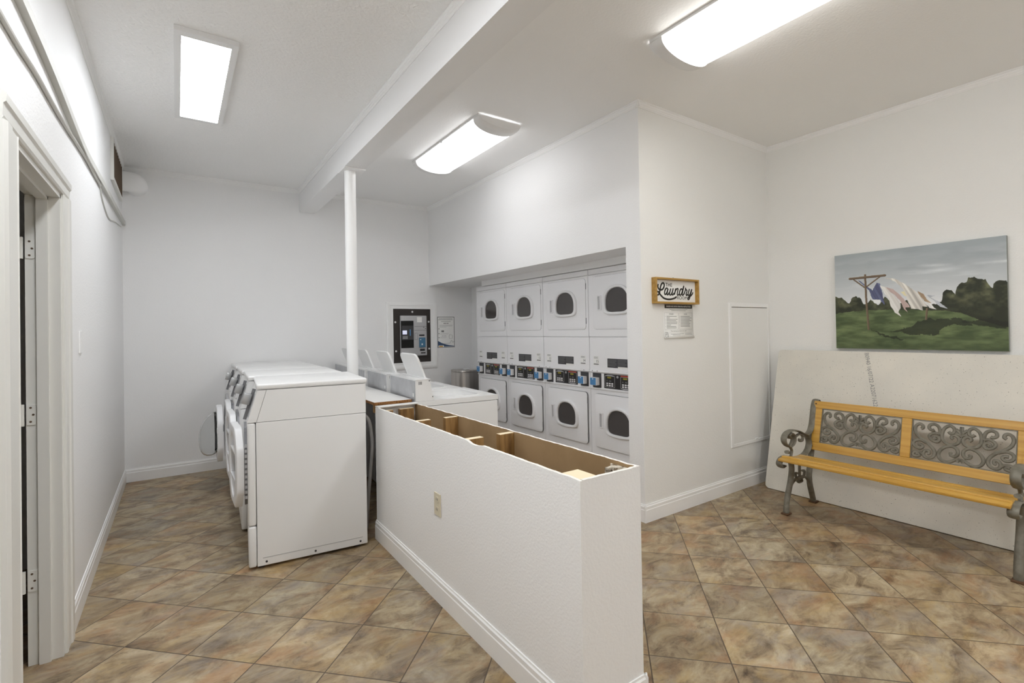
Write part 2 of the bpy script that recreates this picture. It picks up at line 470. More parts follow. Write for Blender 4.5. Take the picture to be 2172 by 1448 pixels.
# half wall with an open top
HX0, HX1, HY0, HY1, HZ = 1.1157, 1.4131, 1.2263, 3.2668, .8887
bd = .0135
w = MB()
def jag(y, seed): return HZ + .003*noise.noise(Vector((y*16, seed, 0))) + .0013*noise.noise(Vector((y*70, seed, 3))) 
def sheet(w, x0, x1, y0, y1, seed, along='y', inner=1):
    """board with a ragged top; face on the inner side is kraft paper"""
    n = int(abs((y1-y0) if along == 'y' else (x1-x0))/.012) + 2
    for i in range(n-1):
        t0, t1 = i/(n-1), (i+1)/(n-1)
        if along == 'y':
            a, b = y0+(y1-y0)*t0, y0+(y1-y0)*t1
            q = lambda x, y, z: w.v((x, y, z))
            za, zb = jag(a, seed), jag(b, seed)
            if seed == 1:
                for nm in (0,):
                    if 1.86 < a < 2.0: za -= .010*math.sin((a-1.86)/.14*PI)
                    if 1.86 < b < 2.0: zb -= .010*math.sin((b-1.86)/.14*PI)
            w.f([q(x0, a, 0), q(x0, b, 0), q(x0, b, zb), q(x0, a, za)], 0 if inner == 1 else 1)
            w.f([q(x1, a, 0), q(x1, b, 0), q(x1, b, zb), q(x1, a, za)], 1 if inner == 1 else 0)
            w.f([q(x0, a, za), q(x0, b, zb), q(x1, b, zb), q(x1, a, za)], 2)
            if i == 0: w.f([q(x0, a, 0), q(x1, a, 0), q(x1, a, za), q(x0, a, za)], 0)
            if i == n-2: w.f([q(x0, b, 0), q(x1, b, 0), q(x1, b, zb), q(x0, b, zb)], 0)
        else:
            a, b = x0+(x1-x0)*t0, x0+(x1-x0)*t1
            za, zb = jag(a+5, seed), jag(b+5, seed)
            q = lambda x, y, z: w.v((x, y, z))
            w.f([q(a, y0, 0), q(b, y0, 0), q(b, y0, zb), q(a, y0, za)], 0)
            w.f([q(a, y1, 0), q(b, y1, 0), q(b, y1, zb), q(a, y1, za)], 1)
            w.f([q(a, y0, za), q(b, y0, zb), q(b, y1, zb), q(a, y1, za)], 2)
sheet(w, HX0, HX0+bd, HY0, HY1, 1, 'y', 1)
sheet(w, HX1-bd, HX1, HY0, HY1, 2, 'y', 0)
sheet(w, HX0+bd, HX1-bd, HY0, HY0+bd, 3, 'x')
bmesh.ops.remove_doubles(w.bm, verts=w.bm.verts, dist=.0002)
w.mi = 0; w.box(HX0+.001, HX1-.001, HY1-.013, HY1-.001, 0, HZ-.004)
pw = struct(w.build('wall_partition', [m_wall, m_kraft, m_gyps]))
pw['label'] = 'white textured half wall with its top cut open'
def stud(x0, x1, y0, y1, z1):
    w = MB((0, 0, 0)); w.box(x0, x1, y0, y1, .001, z1)
    s = w.build('stud', [m_stud, m_studtop], pw)
    for p in s.data.polygons:
        if p.normal.z > .9: p.material_index = 1
for y in (2.605, 2.015):
    stud(HX0+bd+.001, 1.218, y, y+.036, .886)
    stud(1.316, HX1-bd-.001, y+.004, y+.040, .884)
stud(HX0+bd+.001, 1.216, 3.196, 3.232, .868); stud(1.266, 1.366, 3.196, 3.232, .868)
stud(HX0+bd+.001, 1.222, HY0+bd+.001, HY0+bd+.115, .881)
w = MB(); w.box(HX0+.002, HX1-.003, 3.212, HY1+.012, HZ+.001, HZ+.008, bevel=.002); w.build('end_plate', m_ptop, pw)
w = MB()
for k in range(16):
    a = Vector((1.322+.058*random.random(), HY0+bd+.006+.085*random.random(), .80+.075*random.random()))
    w.box(a.x-.018, a.x+.016, a.y-.004, a.y+.012, a.z-.03, min(a.z+.012, .882))
w.prism([(1.30, HY0+bd+.001), (HX1-bd-.001, HY0+bd+.001), (HX1-bd-.001, HY0+bd+.12), (1.36, HY0+bd+.085)], 2, .6, .874)
w.build('torn_drywall', m_mud, pw)
for nm, side, wl, a, b in (('baseboard_partition', '-x', HX0, HY0-.0123, HY1+.002), ('baseboard_partition', '-y', HY0, HX0-.013, HX1+.013), ('baseboard_partition', '+x', HX1, HY0-.0123, HY1)):
    skirting(nm, side, wl, a, b)

# ------------------------------------------------------------------ ceiling lights
def wrap_light(label, x0, x1, y0, y1, m, cat='ceiling light', grp='wraparound ceiling lights'):
    t = thing('wraparound_light', label, cat, ((x0+x1)/2, (y0+y1)/2, zC), 0, grp)
    o = Vector(t.location)
    cx, hw = (x0+x1)/2, (x1-x0)/2
    def arc(s, drop, zt=zC-.016):
        return [(cx + s*hw*math.cos(PI*k/20), zt - drop*math.sin(PI*k/20)**.8) for k in range(21)]
    w = MB(o); w.box(x0-.006, x1+.006, y0+.01, y1-.01, zC-.016, zC-.0005); w.build('base_pan', m_white, t)
    w = MB(o); w.prism(arc(.985, .080), 1, y0+.090, y1-.090); w.build('diffuser', m, t, smooth=True)
    for a, b, s in ((y0, y0+.092, 1), (y1, y1-.092, -1)):
        w = MB(o)
        secs = []
        for u, k in ((0, .70), (.016, .90), (.04, .98), (.092, 1.0)):
            secs.append([w.v((p[0]*1 if 0 else cx + (p[0]-cx)*(.90 + .115*k), a + s*u, zC-.002 + (p[1]-zC+.002)*k)) for p in arc(1., .085)])
        for A, B in zip(secs, secs[1:]):
            for i in range(20): w.f([A[i], A[i+1], B[i+1], B[i]])
        for S in (secs[0], secs[-1]): w.f(S)
        w.build('end_cap', m_white, t, smooth=True)
    for yy in ((y0+y1)/2,):
        w = MB(o); w.box(x0-.008, x0+.004, yy-.012, yy+.012, zC-.022, zC-.012, bevel=.002); w.build('clip', m_greyl, t)
    return t
wrap_light('wide wraparound fluorescent light near the beam above the washers', 1.905, 2.292, 3.135, 4.405, m_lampA)
wrap_light('big wraparound light with yellowish glow cut off by the top edge', 2.262, 2.69, .56, 1.84, m_lampB)
wrap_light('added unseen wraparound light behind the camera, evening out the room', 2.3, 2.7, -1.9, -.65, m_fillC)  # added fill light, never in view, no known fixture there
def panel_light(label, x0, x1, y0, y1, m):
    t = thing('panel_light', label, 'ceiling light', ((x0+x1)/2, (y0+y1)/2, zC), 0, 'flat panel ceiling lights')
    o = Vector(t.location)
    a, b = [(x0, y0), (x1, y0), (x1, y1), (x0, y1)], [(x0+.034, y0+.05), (x1-.034, y0+.05), (x1-.034, y1-.045), (x0+.034, y1-.045)]
    w = MB(o); w.ring(a, b, 2, zC-.0005, zC-.028, bevel=0); w.build('frame', m_white, t)
    w = MB(o); w.box(x0+.034, x1-.034, y0+.05, y1-.045, zC-.024, zC-.018); w.build('diffuser', m, t)
    return t
panel_light('flat rectangular white panel light on the stippled left ceiling', 0, .305, 3.09, 4.35, m_lampP)
panel_light('added unseen fill panel on the left ceiling, outside the view', 0, .305, .75, 2.01, m_fillD)  # extra panel added to brighten the left side, out of frame

# ------------------------------------------------------------------ post
t = thing('support_post', 'white painted round post from floor up to the ceiling beam', 'post', (1.242, 4.20, 0))
o = Vector(t.location)
MB(o).lathe([(.047, .0), (.047, BZ-.012)], (1.242, 4.20, 0), seg=32).build('shaft', m_trim, t, smooth=True)
MB(o).box(BX0-.004, BX1+.004, 4.105, 4.30, BZ-.012, BZ-.0005, bevel=.002).build('cap_plate', m_trim, t)
MB(o).box(1.17, 1.314, 4.13, 4.27, 0.0005, .010).build('base_plate', m_trim, t)

# ------------------------------------------------------------------ front-load washers
def oct_door(w, h, cut, cz):
    a, b = w/2, h/2; c = cut
    pts = []
    base = [(-a+c, -b), (a-c, -b), (a, -b+c*1.15), (a, b-c*1.15), (a-c, b), (-a+c, b), (-a, b-c*1.15), (-a, -b+c*1.15)]
    for i, p in enumerate(base):
        q0, q1 = base[i-1], base[(i+1) % 8]
        for k in range(4):
            s = k/3; r = .35
            A = (p[0]+(q0[0]-p[0])*r*.5, p[1]+(q0[1]-p[1])*r*.5); B = (p[0]+(q1[0]-p[0])*r*.5, p[1]+(q1[1]-p[1])*r*.5)
            x = (1-s)**2*A[0] + 2*s*(1-s)*p[0] + s*s*B[0]; y = (1-s)**2*A[1] + 2*s*(1-s)*p[1] + s*s*B[1]
            pts.append((x, cz + y))
    return pts
def door_mesh(mb_parent, x_front, cy, cz, flip=1):
    pass
FW = .664
def front_loader(label, loc, rz, open_door=False, ajar=3.5):
    t = thing('front_load_washer', label, 'washing machine', loc, rz, 'front-load washers along the left aisle')
    D = .69
    w = MB(); w.box(.046, D, .0015, FW-.0015, .018, .872, bevel=.003); cab = w.build('cabinet', m_white, t)
    for y, n in ((.0005, 1),):
        w = MB(); w.box(.075, D-.03, y, y+.0015, .062, .0665); w.build('embossed_line', m_greyl, cab)
    for x in (.095, .37, .645):
        w = MB(); w.lathe([(.0065, 0), (.0065, -.0022)], (x, .0016, .040), axis=1, seg=10); w.build('screw', m_darkgrey, cab)
    # upper cabinet with raked front
    z0, z1 = .875, 1.064
    w = MB(); w.prism([(.050, z0), (D, z0), (D, z1), (.106, z1)], 1, .0015, FW-.0015); w.build('upper_cabinet', m_white, t)
    w = MB(); w.prism([(.0, z0), (.048, z0), (.104, z1), (.057, z1)], 1, .002, FW-.002, bevel=.004); cp = w.build('control_panel', m_white, t)
    sl = Vector((.057, 0, z1-z0)).normalized(); nrm = Vector((-sl.z, 0, sl.x))
    Mc = Matrix(((sl.x, 0, nrm.x, .0), (0, 1, 0, 0), (sl.z, 0, nrm.z, z0), (0, 0, 0, 1)))     # local: along slope, y, out
    w = MB(); w.box(.02, .165, .10, .36, 0, .0018, Mc); w.build('graphic_panel', m_greym, cp)
    for a, b in ((.062, .094), (.37, .378)):
        w = MB(); w.box(.03, .155, a, b, 0, .0016, Mc); w.build('instruction_label', m_greyl, cp)
    w = MB(); w.box(.055, .12, .25, .31, .0018, .0045, Mc, bevel=.001); w.build('display', m_dark, cp)
    rd = MB(); rd.box(-.01, .185, .207, .210, 0, .020, Mc); rd = rd.build('reader_fin', m_greyp, t)
    w = MB(); w.box(.082, .150, .185, .242, .010, .058, Mc, bevel=.005); w.build('card_reader', m_silver, rd, smooth=True)
    # top
    w = MB(); w.box(.050, D+.012, .001, FW-.001, z1+.0025, z1+.036, bevel=.012, seg=4); w.build('top_cover', m_white, t, smooth=True)
    # front
    w = MB()
    w.box(.0, .044, .002, FW-.002, .262, .872, bevel=.012, seg=3); w.build('front_panel', m_white, t, smooth=True)
    w = MB(); w.box(.0, .044, .002, FW-.002, .016, .258, bevel=.012, seg=3); w.build('kick_panel', m_white, t, smooth=True)
    for x, y in ((.07, .05), (.07, FW-.05), (D-.06, .05), (D-.06, FW-.05)):
        w = MB(); w.lathe([(.022, .0), (.022, .006), (.008, .008), (.008, .02)], (x, y, 0), seg=14); w.build('foot', m_darkgrey, t)
    # door
    cy, cz = FW/2, .575
    if not open_door:
        w = MB(); w.prism(oct_door(.47, .47, .10, cz), 0, 0, 0) if 0 else None
        w = MB()
        w.prism([(cy + a, b) for a, b in oct_door(.478, .484, .10, cz)], 0, .001, -.016)
        gk = w.build('door_gasket', m_greyp, t)
        w = MB()
        for k in range(11):
            zz = cz-.17 + .031*k
            w.box(-.014, -.002, cy-.243, cy-.236, zz, zz+.017)
        w.build('gasket_ribs', m_greyl, gk)
        w = MB()
        ot = [(cy + a, b) for a, b in oct_door(.492, .500, .105, cz)]
        inn = [(cy + .150*math.cos(2*PI*k/32 - PI/2 - PI/16), cz + .205*math.sin(2*PI*k/32 - PI/2 - PI/16)) for k in range(32)]
        # match the loop starts
        i0 = min(range(32), key=lambda i: (inn[i][0]-cy-(ot[0][0]-cy)*.6)**2 + (inn[i][1]-cz-(ot[0][1]-cz)*.8)**2)
        inn = inn[i0:] + inn[:i0]
        w.ring(ot, inn, 0, -.017, -.056, bevel=.007); dr = w.build('door', m_plastic, t, smooth=True)
        w = MB(); w.lathe([(.155, 0), (.155, .004)], (-.024, cy, cz), axis=0, seg=32) if 0 else None
        w = MB(); w.prism([(cy + .15*math.cos(2*PI*k/32), cz + .205*math.sin(2*PI*k/32)) for k in range(32)], 0, -.02, -.026); w.build('door_back', m_plastic, dr)
        w = MB(); w.prism([(cy + p, q) for p, q in ((-.142, cz-.085), (.142, cz-.085), (.150, cz), (.142, cz+.085), (-.142, cz+.085), (-.150, cz))], 0, -.0265, -.031); w.build('glass', m_greyp, dr)
        for a in (cz+.082, cz-.094):
            w = MB(); w.box(-.054, -.027, cy-.142, cy+.142, a, a+.012); w.build('cross_bar', m_plastic, dr)
        ca, sa, hy = math.cos(R(ajar)), math.sin(R(ajar)), cy-.246
        dr.rotation_euler = (0, 0, R(ajar)); dr.location = (sa*hy - .002, hy - ca*hy, 0)
    else:
        n = 48
        w = MB(); w.ring([(cy + .235*math.cos(2*PI*k/n), cz + .24*math.sin(2*PI*k/n)) for k in range(n)], [(cy + .185*math.cos(2*PI*k/n), cz + .19*math.sin(2*PI*k/n)) for k in range(n)], 0, -.001, -.018, bevel=.004)
        bz = w.build('door_opening_rim', m_greyl, t, smooth=True)
        w = MB(); w.lathe([(.19, 0), (.17, -.004)], (-.0015, cy, cz), axis=0, seg=40); w.build('drum', m_darkgrey, bz)
    return t

def open_front_door(t, cx, cy, cz):
    """door folded right back over the neighbour, bowl towards the aisle"""
    n = 48
    w = MB()
    w.ring([(cy + a, b) for a, b in oct_door(.44, .475, .105, cz)], [(cy + .14*math.cos(2*PI*k/32 - PI/2 - .55), cz + .15*math.sin(2*PI*k/32 - PI/2 - .55)) for k in range(32)], 0, cx, cx-.042, bevel=.008)
    dr = w.build('door', m_plastic, t, smooth=True)
    w = MB()
    out = [(.138, .0), (.158, -.010), (.163, -.030), (.160, -.058), (.147, -.088), (.124, -.114), (.092, -.133), (.05, -.143), (.004, -.146)]
    inn = [(.004, -.143), (.049, -.140), (.090, -.130), (.121, -.111), (.143, -.086), (.156, -.057), (.159, -.030), (.135, 0.)]
    rs = []
    for r, h in out + inn:
        rs.append([w.v((cx-.030 + h, cy + r*math.cos(2*PI*k/48), cz + .012 + r*1.12*math.sin(2*PI*k/48)*(1 if math.sin(2*PI*k/48) < 0 else 1.02) + .42*h)) for k in range(48)])
    for A, B in zip(rs, rs[1:]):
        for k in range(48): w.f([A[k], A[(k+1) % 48], B[(k+1) % 48], B[k]])
    w.build('glass_bowl', m_clear, dr, smooth=True)
    w = MB(); w.box(cx-.004, cx+.03, cy+.20, cy+.30, cz-.03, cz+.03, bevel=.004); w.build('hinge', m_greyl, dr)
    w = MB(); w.box(cx-.047, cx-.012, cy-.10, cy-.02, cz+.150, cz+.19, bevel=.004) if 0 else w.box(cx-.046, cx-.040, cy-.222, cy-.19, cz+.03, cz+.075, bevel=.001)
    w.build('latch_plate', m_white, dr)

FL = [((.338, 3.255, 0), R(-5.5)), ((.366, 3.925, 0), R(-3.2)), ((.390, 4.594, 0), R(-2.2)), ((.406, 5.262, 0), R(-1.5))]
front_loader('white front-load washer closest to us, whole side panel facing the camera', *FL[0], ajar=6)
front_loader('white front-load washer second in the row behind the closest one', *FL[1])
front_loader('third white front-load washer, partly covered by a swung-open glass door', *FL[2], ajar=.5)
m4 = front_loader('farthest white front-load washer by back wall, round glass door swung open', *FL[3], open_door=True)
open_front_door(m4, -.076, -.235, .535)

# ------------------------------------------------------------------ top-load washers
TW = .640
def top_loader(label, loc, rz):
    t = thing('top_load_washer', label, 'washing machine', loc, rz, 'top-load washers back to back with the front loaders')
    D, zd = .69, .886
    w = MB(); w.box(.012, D-.004, .002, TW-.002, .02, zd-.042, bevel=.004); w.build('cabinet', m_white, t)
    # deck with the tub opening
    n = 40
    w = MB()
    ox0, ox1, oy0, oy1 = .235, .595, .085, TW-.085
    outer, inner = [], []
    cxo, cyo = (ox0+ox1)/2, (oy0+oy1)/2
    inner = rrect(ox0, ox1, oy0, oy1, .11, 9)
    for (x, y) in inner:
        dx, dy = x-cxo, y-cyo
        k = min(((D-cxo)/dx if dx > 0 else (-cxo)/dx) if abs(dx) > 1e-6 else 1e9, ((TW-.001-cyo)/dy if dy > 0 else (.001-cyo)/dy) if abs(dy) > 1e-6 else 1e9)
        outer.append((cxo+dx*k, cyo+dy*k))
    # corner snapping so the outline is a true rectangle
    cs = [(0, .001), (D, .001), (D, TW-.001), (0, TW-.001)]
    for c in cs:
        i = min(range(len(outer)), key=lambda i: (outer[i][0]-c[0])**2 + (outer[i][1]-c[1])**2); outer[i] = c
    w.ring(outer, inner, 2, zd-.038, zd, bevel=0)
    dk = w.build('deck', m_white, t)
    w = MB(); w.ring(rrect(ox0-.03, ox1+.03, oy0-.03, oy1+.03, .13, 9), rrect(ox0+.002, ox1-.002, oy0+.002, oy1-.002, .108, 9), 2, zd, zd+.007, bevel=.003); w.build('opening_lip', m_white, dk, smooth=True)
    w = MB()
    A = rrect(ox0+.004, ox1-.004, oy0+.004, oy1-.004, .106, 9)
    B = [(cxo + (x-cxo)*.96, cyo + (y-cyo)*.80) for x, y in A]
    lv = [[w.v((x, y, z)) for x, y in P] for P, z in ((A, zd-.01), (A, zd-.05), (B, zd-.07), (B, zd-.36))]
    for a, b in zip(lv, lv[1:]):
        m_ = len(a)
        for k in range(m_): w.f([a[k], a[(k+1) % m_], b[(k+1) % m_], b[k]])
    w.f(lv[-1]); w.build('tub', m_white, t, smooth=True)
    # console at the back: steel rear, raked front
    zt = 1.043
    w = MB(); w.prism([(.004, zd+.001), (.148, zd+.001), (.114, zt), (.004, zt)], 1, .006, TW-.006, bevel=.0); cn = w.build('console', m_white, t)
    w = MB(); w.box(-.001, .0035, .016, TW-.020, zd-.10, zt-.006); w.build('rear_cover', m_galv, cn)
    w = MB(); w.box(-.0015, .012, TW-.019, TW-.004, zd-.10, zt-.001); w.box(-.0025, -.001, .03, .055, zd+.035, zd+.06); w.build('rear_flange', m_white, cn)
    w = MB(); w.box(.006, .122, .002, TW-.002, zt, zt+.004); w.build('console_cap', m_white, cn)
    w = MB(); w.box(.078, .082, .03, TW-.03, zt+.0041, zt+.0052); w.build('cap_groove', m_greyl, cn)
    w = MB()
    for x, z in ((.110, zt-.010), (.136, zd+.028)): w.lathe([(.004, 0), (.004, -.002)], (x, .006, z), axis=1, seg=8)
    for k in range(3): w.box(.028+.010*k, .0315+.010*k, .0045, .006, zt-.035, zt-.012)
    w.build('screw', m_darkgrey, cn)
    # raised lid leaning back over the console
    th = R(21)
    hx, hz = .190, zd+.004
    def LP(s, y, nn): return Vector((hx - math.sin(th)*s - math.cos(th)*nn, y, hz + math.cos(th)*s - math.sin(th)*nn))
    w = MB()
    pts = [(.0, .0), ] 
    out = []
    ly0, ly1, H = .118, TW-.118, .365
    for k in range(7): a = R(90*k/6); out.append((H-.045+.045*math.sin(a), ly1-.045+.045*math.cos(a)))
    for k in range(7): a = R(90*k/6); out.append((H-.045+.045*math.cos(a), ly0+.045-.045*math.sin(a)))
    out = [(0, ly1)] + out + [(0, ly0)]
    A = [w.v(LP(s, y, 0)) for s, y in out]; B = [w.v(LP(s, y, .014)) for s, y in out]
    f1 = w.f(A[::-1]); f2 = w.f(B)
    for i in range(len(out)):
        j = (i+1) % len(out); w.f([A[i], A[j], B[j], B[i]])
    bmesh.ops.bevel(w.bm, geom=list(set(list(f1.edges) + list(f2.edges))), offset=.003, segments=2, affect='EDGES')
    ld = w.build('lid', m_white, t)
    for y in (ly0+.06, ly1-.06):
        w = MB(); w.tube([(hx, y-.015, hz), (hx, y+.015, hz)], .006, 8); w.build('lid_hinge', m_greyl, ld)
    for x, y in ((.06, .05), (.06, TW-.05), (D-.06, .05), (D-.06, TW-.05)):
        w = MB(); w.lathe([(.02, .0), (.02, .006), (.008, .008), (.008, .021)], (x, y, 0), seg=12); w.build('foot', m_darkgrey, t)
    return t
tl = top_loader('white top-load washer nearest the half wall, lid open and tub showing', (1.440, 3.337, 0), R(-4.1))
for k, lb in ((1, 'white top-load washer second in its row, raised lid left of the payment kiosk'), (2, 'white top-load washer whose raised lid shows just right of the post'),
              (3, 'farthest white top-load washer, its raised lid showing left of the post')):
    dup(tl, (1.440+.018*k, 3.337+.643*k, 0), R(-4.1), lb)

# board, block and hose in the gap behind the machines
so = (1.3, 3.75, .88)
w = MB(so); w.prism([(1.154, 3.397), (1.432, 3.385), (1.445, 4.0), (1.475, 5.85), (1.16, 5.85), (1.16, 4.262), (1.297, 4.262), (1.297, 4.138), (1.157, 4.138)], 2, .882, .902)
sb = w.build('shelf_board', [m_ptop, m_chip]); sb.location = so
for p in sb.data.polygons:
    if abs(p.normal.z) < .5: p.material_index = 1
sb['label'] = 'white laminated chipboard shelf over the gap behind the top-load washers'; sb['category'] = 'shelf'
fr = MB(so); fr.box(1.168, 1.42, 3.43, 3.47, .822, .8815); fr.build('support_rail', m_stud, sb)
for y in (3.435, 5.80):
    fr = MB(so); fr.box(1.36, 1.40, y, y+.035, 0.0, .822); fr.build('support_leg', m_stud, sb)
fr = MB(so); fr.box(1.168, 1.42, 5.80, 5.84, .822, .8815); fr.build('support_rail', m_stud, sb)
w = MB(); w.tube([(1.075, 3.56, .70), (1.10, 3.50, .80), (1.13, 3.45, .77), (1.145, 3.43, .62), (1.13, 3.42, .45), (1.11, 3.42, .25), (1.10, 3.44, .02)], .012, 12, smooth=6)
hs = w.build('drain_hose', m_rubber, smooth=True); hs['label'] = 'grey corrugated drain hose in the dark gap beside the nearest washer'; hs['category'] = 'hose'

# ------------------------------------------------------------------ stacked dryers
DW = .668
def dryer(label, y_left, numbers):
    t = thing('stacked_dryer', label, 'dryer', (3.13, y_left, 0), 0, 'stacked dryers in the alcove')
    def bx(mb, u0, u1, z0, z1, x0, x1, bevel=0): mb.box(x0, x1, -u1, -u0, z0, z1, bevel=bevel); return mb
    w = MB(); bx(w, .001, DW-.001, .0, 1.026, .012, .70)
    bx(w, .001, DW-.001, 1.03, 1.325, .004, .70); bx(w, .001, DW-.001, 1.329, 1.889, .0, .70); bx(w, .001, DW-.001, 1.893, 1.94, .0, .70)
    bx(w, .003, DW-.003, .01, 1.93, .016, .5)
    w.build('cabinet', m_whiteD, t)
    w = MB(); w.prism([(.012, 1.000), (-.004, 1.012), (-.002, 1.029), (.012, 1.0295)], 1, -DW+.001, -.001)
    w.prism([(.012, .853), (.002, .857), (.002, .866), (.012, .868)], 1, -DW+.001, -.001); w.build('console_ledge', m_whiteD, t)
    def door(zc, z0, z1, wz, wh, hz):
        w = MB(); w.prism([(-u, z) for u, z in rrect(.0612, .6366, z0-.003, z1+.003, .032)], 0, .010, -.0006); gp = w.build('door_gap', m_seam, t)
        w = MB(); w.prism([(-u, z) for u, z in rrect(.0625, .6355, z0-.0015, z1+.0015, .03)], 0, -.0003, -.0042, bevel=.002); d_ = w.build('door', m_whiteD, t, smooth=True)
        cu = .357
        w = MB(); w.ring([(-u, z) for u, z in loaf(cu, wz, .325, wh+.052)], [(-u, z) for u, z in loaf(cu, wz, .262, wh+.006)], 0, -.0040, -.025, bevel=.008); w.build('window_ring', m_plastic, d_, smooth=True)
        w = MB(); w.prism([(-u, z) for u, z in loaf(cu, wz, .264, wh+.008)], 0, -.0043, -.0079); w.build('glass', m_glass_dark, d_)
        w = MB()
        ho = rrect(.118, .168, hz-.066, hz+.068, .006, 3); hi = rrect(.127, .152, hz-.056, hz+.060, .004, 3)
        w.ring([(-u, z) for u, z in ho], [(-u, z) for u, z in hi], 0, -.0041, -.0110, bevel=.0015); w.build('handle', m_plastic, d_)
        w = MB(); w.prism([(-u, z) for u, z in hi], 0, -.0043, -.0050); w.build('handle_recess', m_greyl, d_)
        for a in (z0+.05, z1-.10):
            w = MB(); bx(w, .6365, .6415, a, a+.055, -.0040, .004); w.build('hinge', m_greyp, d_)
    door(1.63, 1.397, 1.866, 1.648, .205, 1.628)
    door(.58, .340, .814, .588, .205, .580)
    # control strip
    w = MB(); bx(w, .172, .496, .873, .999, .010, .0125-.004); cpn = w.build('control_strip', m_dark, t)
    for side, u0, red in ((0, .182, 0), (1, .366, 1)):
        w = MB()
        o_ = rrect(u0, u0+.118, .884, .984, .006, 3); i_ = rrect(u0+.0025, u0+.1155, .8865, .9815, .005, 3)
        w.ring([(-u, z) for u, z in o_], [(-u, z) for u, z in i_], 0, .0085, .0078)
        w.prism([(-u0-.118, .984), (-u0-.085, .992), (-u0-.033, .992), (-u0, .984)], 0, .0085, .0076) if not red else None
        w.prism([(-u0-.118, .884), (-u0-.085, .877), (-u0-.033, .877), (-u0, .884)], 0, .0085, .0076) if red else None
        w.build('control_outline', m_greyl, cpn)
        w = MB()
        for r_ in (0, 1):
            for c_ in (0, 1, 2): bx(w, u0+.018+.03*c_, u0+.038+.03*c_, .893+.018*r_, .905+.018*r_, .0068, .0086)
        w.build('button', m_plastic, cpn)
        w = MB(); bx(w, u0+.03, u0+.075, .962, .976, .0072, .0086); w.build('display', m_yellow, cpn)
        if red:
            w = MB(); bx(w, u0+.002, u0+.116, .985, .996, .0072, .0086); w.build('red_strip', m_red, cpn)
        w = MB()
        for a in (.02, .05, .064):
            w.prism([(-u0-a-.012, .935), (-u0-a, .935), (-u0-a-.006, .948)], 0, .0085, .0078)
        w.build('indicator', m_inkg, cpn)
    w = MB(); w.lathe([(.011, 0), (.011, -.003)], (.0085, -.333, .980), axis=0, seg=16); w.build('key_lock', m_silver, cpn)
    for u0, sgn in ((.030, -1), (.540, -1)):
        w = MB(); bx(w, u0, u0+.106, .871, 1.0, .010, .0085); rp = w.build('reader_plate', m_darkgrey, t)
        w = MB(); bx(w, u0+.010, u0+.086, .893, .962, -.036, .0086, bevel=.004); w.build('card_reader', m_plastic, rp)
        w = MB(); bx(w, u0+.012, u0+.082, .896, .960, -.0375, -.0358); w.build('reader_face', m_blue, rp)
        w = MB(); bx(w, u0+.040, u0+.052, .945, .955, -.0385, -.0374); w.build('reader_light', m_plastic, rp)
    # labels
    for u0, num in ((.048, numbers[0]), (.548, numbers[1])):
        w = MB(); bx(w, u0, u0+.072, 1.072, 1.152, .0035, .0028); lb = w.build('number_label', m_paper, t)
        w = MB(); bx(w, u0+.004, u0+.066, 1.076, 1.086, .0028, .0022)
        for k in range(3): bx(w, u0+.008, u0+.062-.01*(k % 2), 1.132+.006*k, 1.1345+.006*k, .0028, .0022)
        if num: add_text(w, num, (.0020, -u0-.050, 1.106), (0, -1, 0), (0, 0, 1), .036, .01)
        w.build('printing', m_inkg, lb)
    w = MB(); bx(w, .222, .452, 1.058, 1.137, .0035, .0028); lb = w.build('instruction_label', m_darkgrey, t)
    w = MB()
    for c_ in (0, 1):
        for k in range(6):
            bx(w, .230+.112*c_, .230+.112*c_+(.10 if k % 3 else .085), 1.072+.0105*k, 1.0745+.0105*k, .0028, .0022)
    w.build('printing', m_inkg, lb)
    w = MB(); bx(w, .345, .452, 1.053, 1.068, .0034, .0020); w.build('paper_strip', m_paper, lb)
    for u in (.04, .10, .60):
        w = MB(); w.lathe([(.004, 0), (.004, -.002)], (-.004, -u, 1.0195), axis=0, seg=8); w.build('screw', m_darkgrey, t)
    return t
Y0 = 5.300
dryer('white stacked dryer column farthest left in alcove beside the steel bin', Y0, ('', ''))
dryer('white stacked dryer column numbered 11 and 12, second from the left', Y0-.672, ('11', '12'))
dryer('white stacked dryer column numbered 13 and 14, third from the left', Y0-1.344, ('13', '14'))
dryer('white stacked dryer column numbered 15, partly hidden by the wall corner', Y0-2.016, ('15', ''))

# ------------------------------------------------------------------ trash can
t = thing('trash_can', 'brushed stainless steel bin standing in the alcove left of the dryers', 'trash can', (3.12, 5.59, 0))
o = Vector(t.location)
P = rrect(2.965, 3.27, 5.43, 5.75, .06, 6)
def lift(mb, P, z0, z1, bevel=0): mb.prism(P, 2, z0, z1, bevel=bevel); return mb
lift(MB(o), P, .03, .872).build('body', m_steel, t, smooth=True)
lift(MB(o), [(3.12+(x-3.12)*.985, 5.59+(y-5.59)*.985) for x, y in P], 0, .03).build('base', m_darkgrey, t)
lift(MB(o), [(3.12+(x-3.12)*1.01, 5.59+(y-5.59)*1.01) for x, y in P], .876, .898, bevel=.006).build('lid', m_steel, t, smooth=True)
MB(o).box(3.08, 3.16, 5.55, 5.60, .897, .912, bevel=.004).build('lid_handle', m_plastic, t)
MB(o).box(3.05, 3.19, 5.36, 5.432, .012, .028, bevel=.004).build('pedal', m_darkgrey, t)

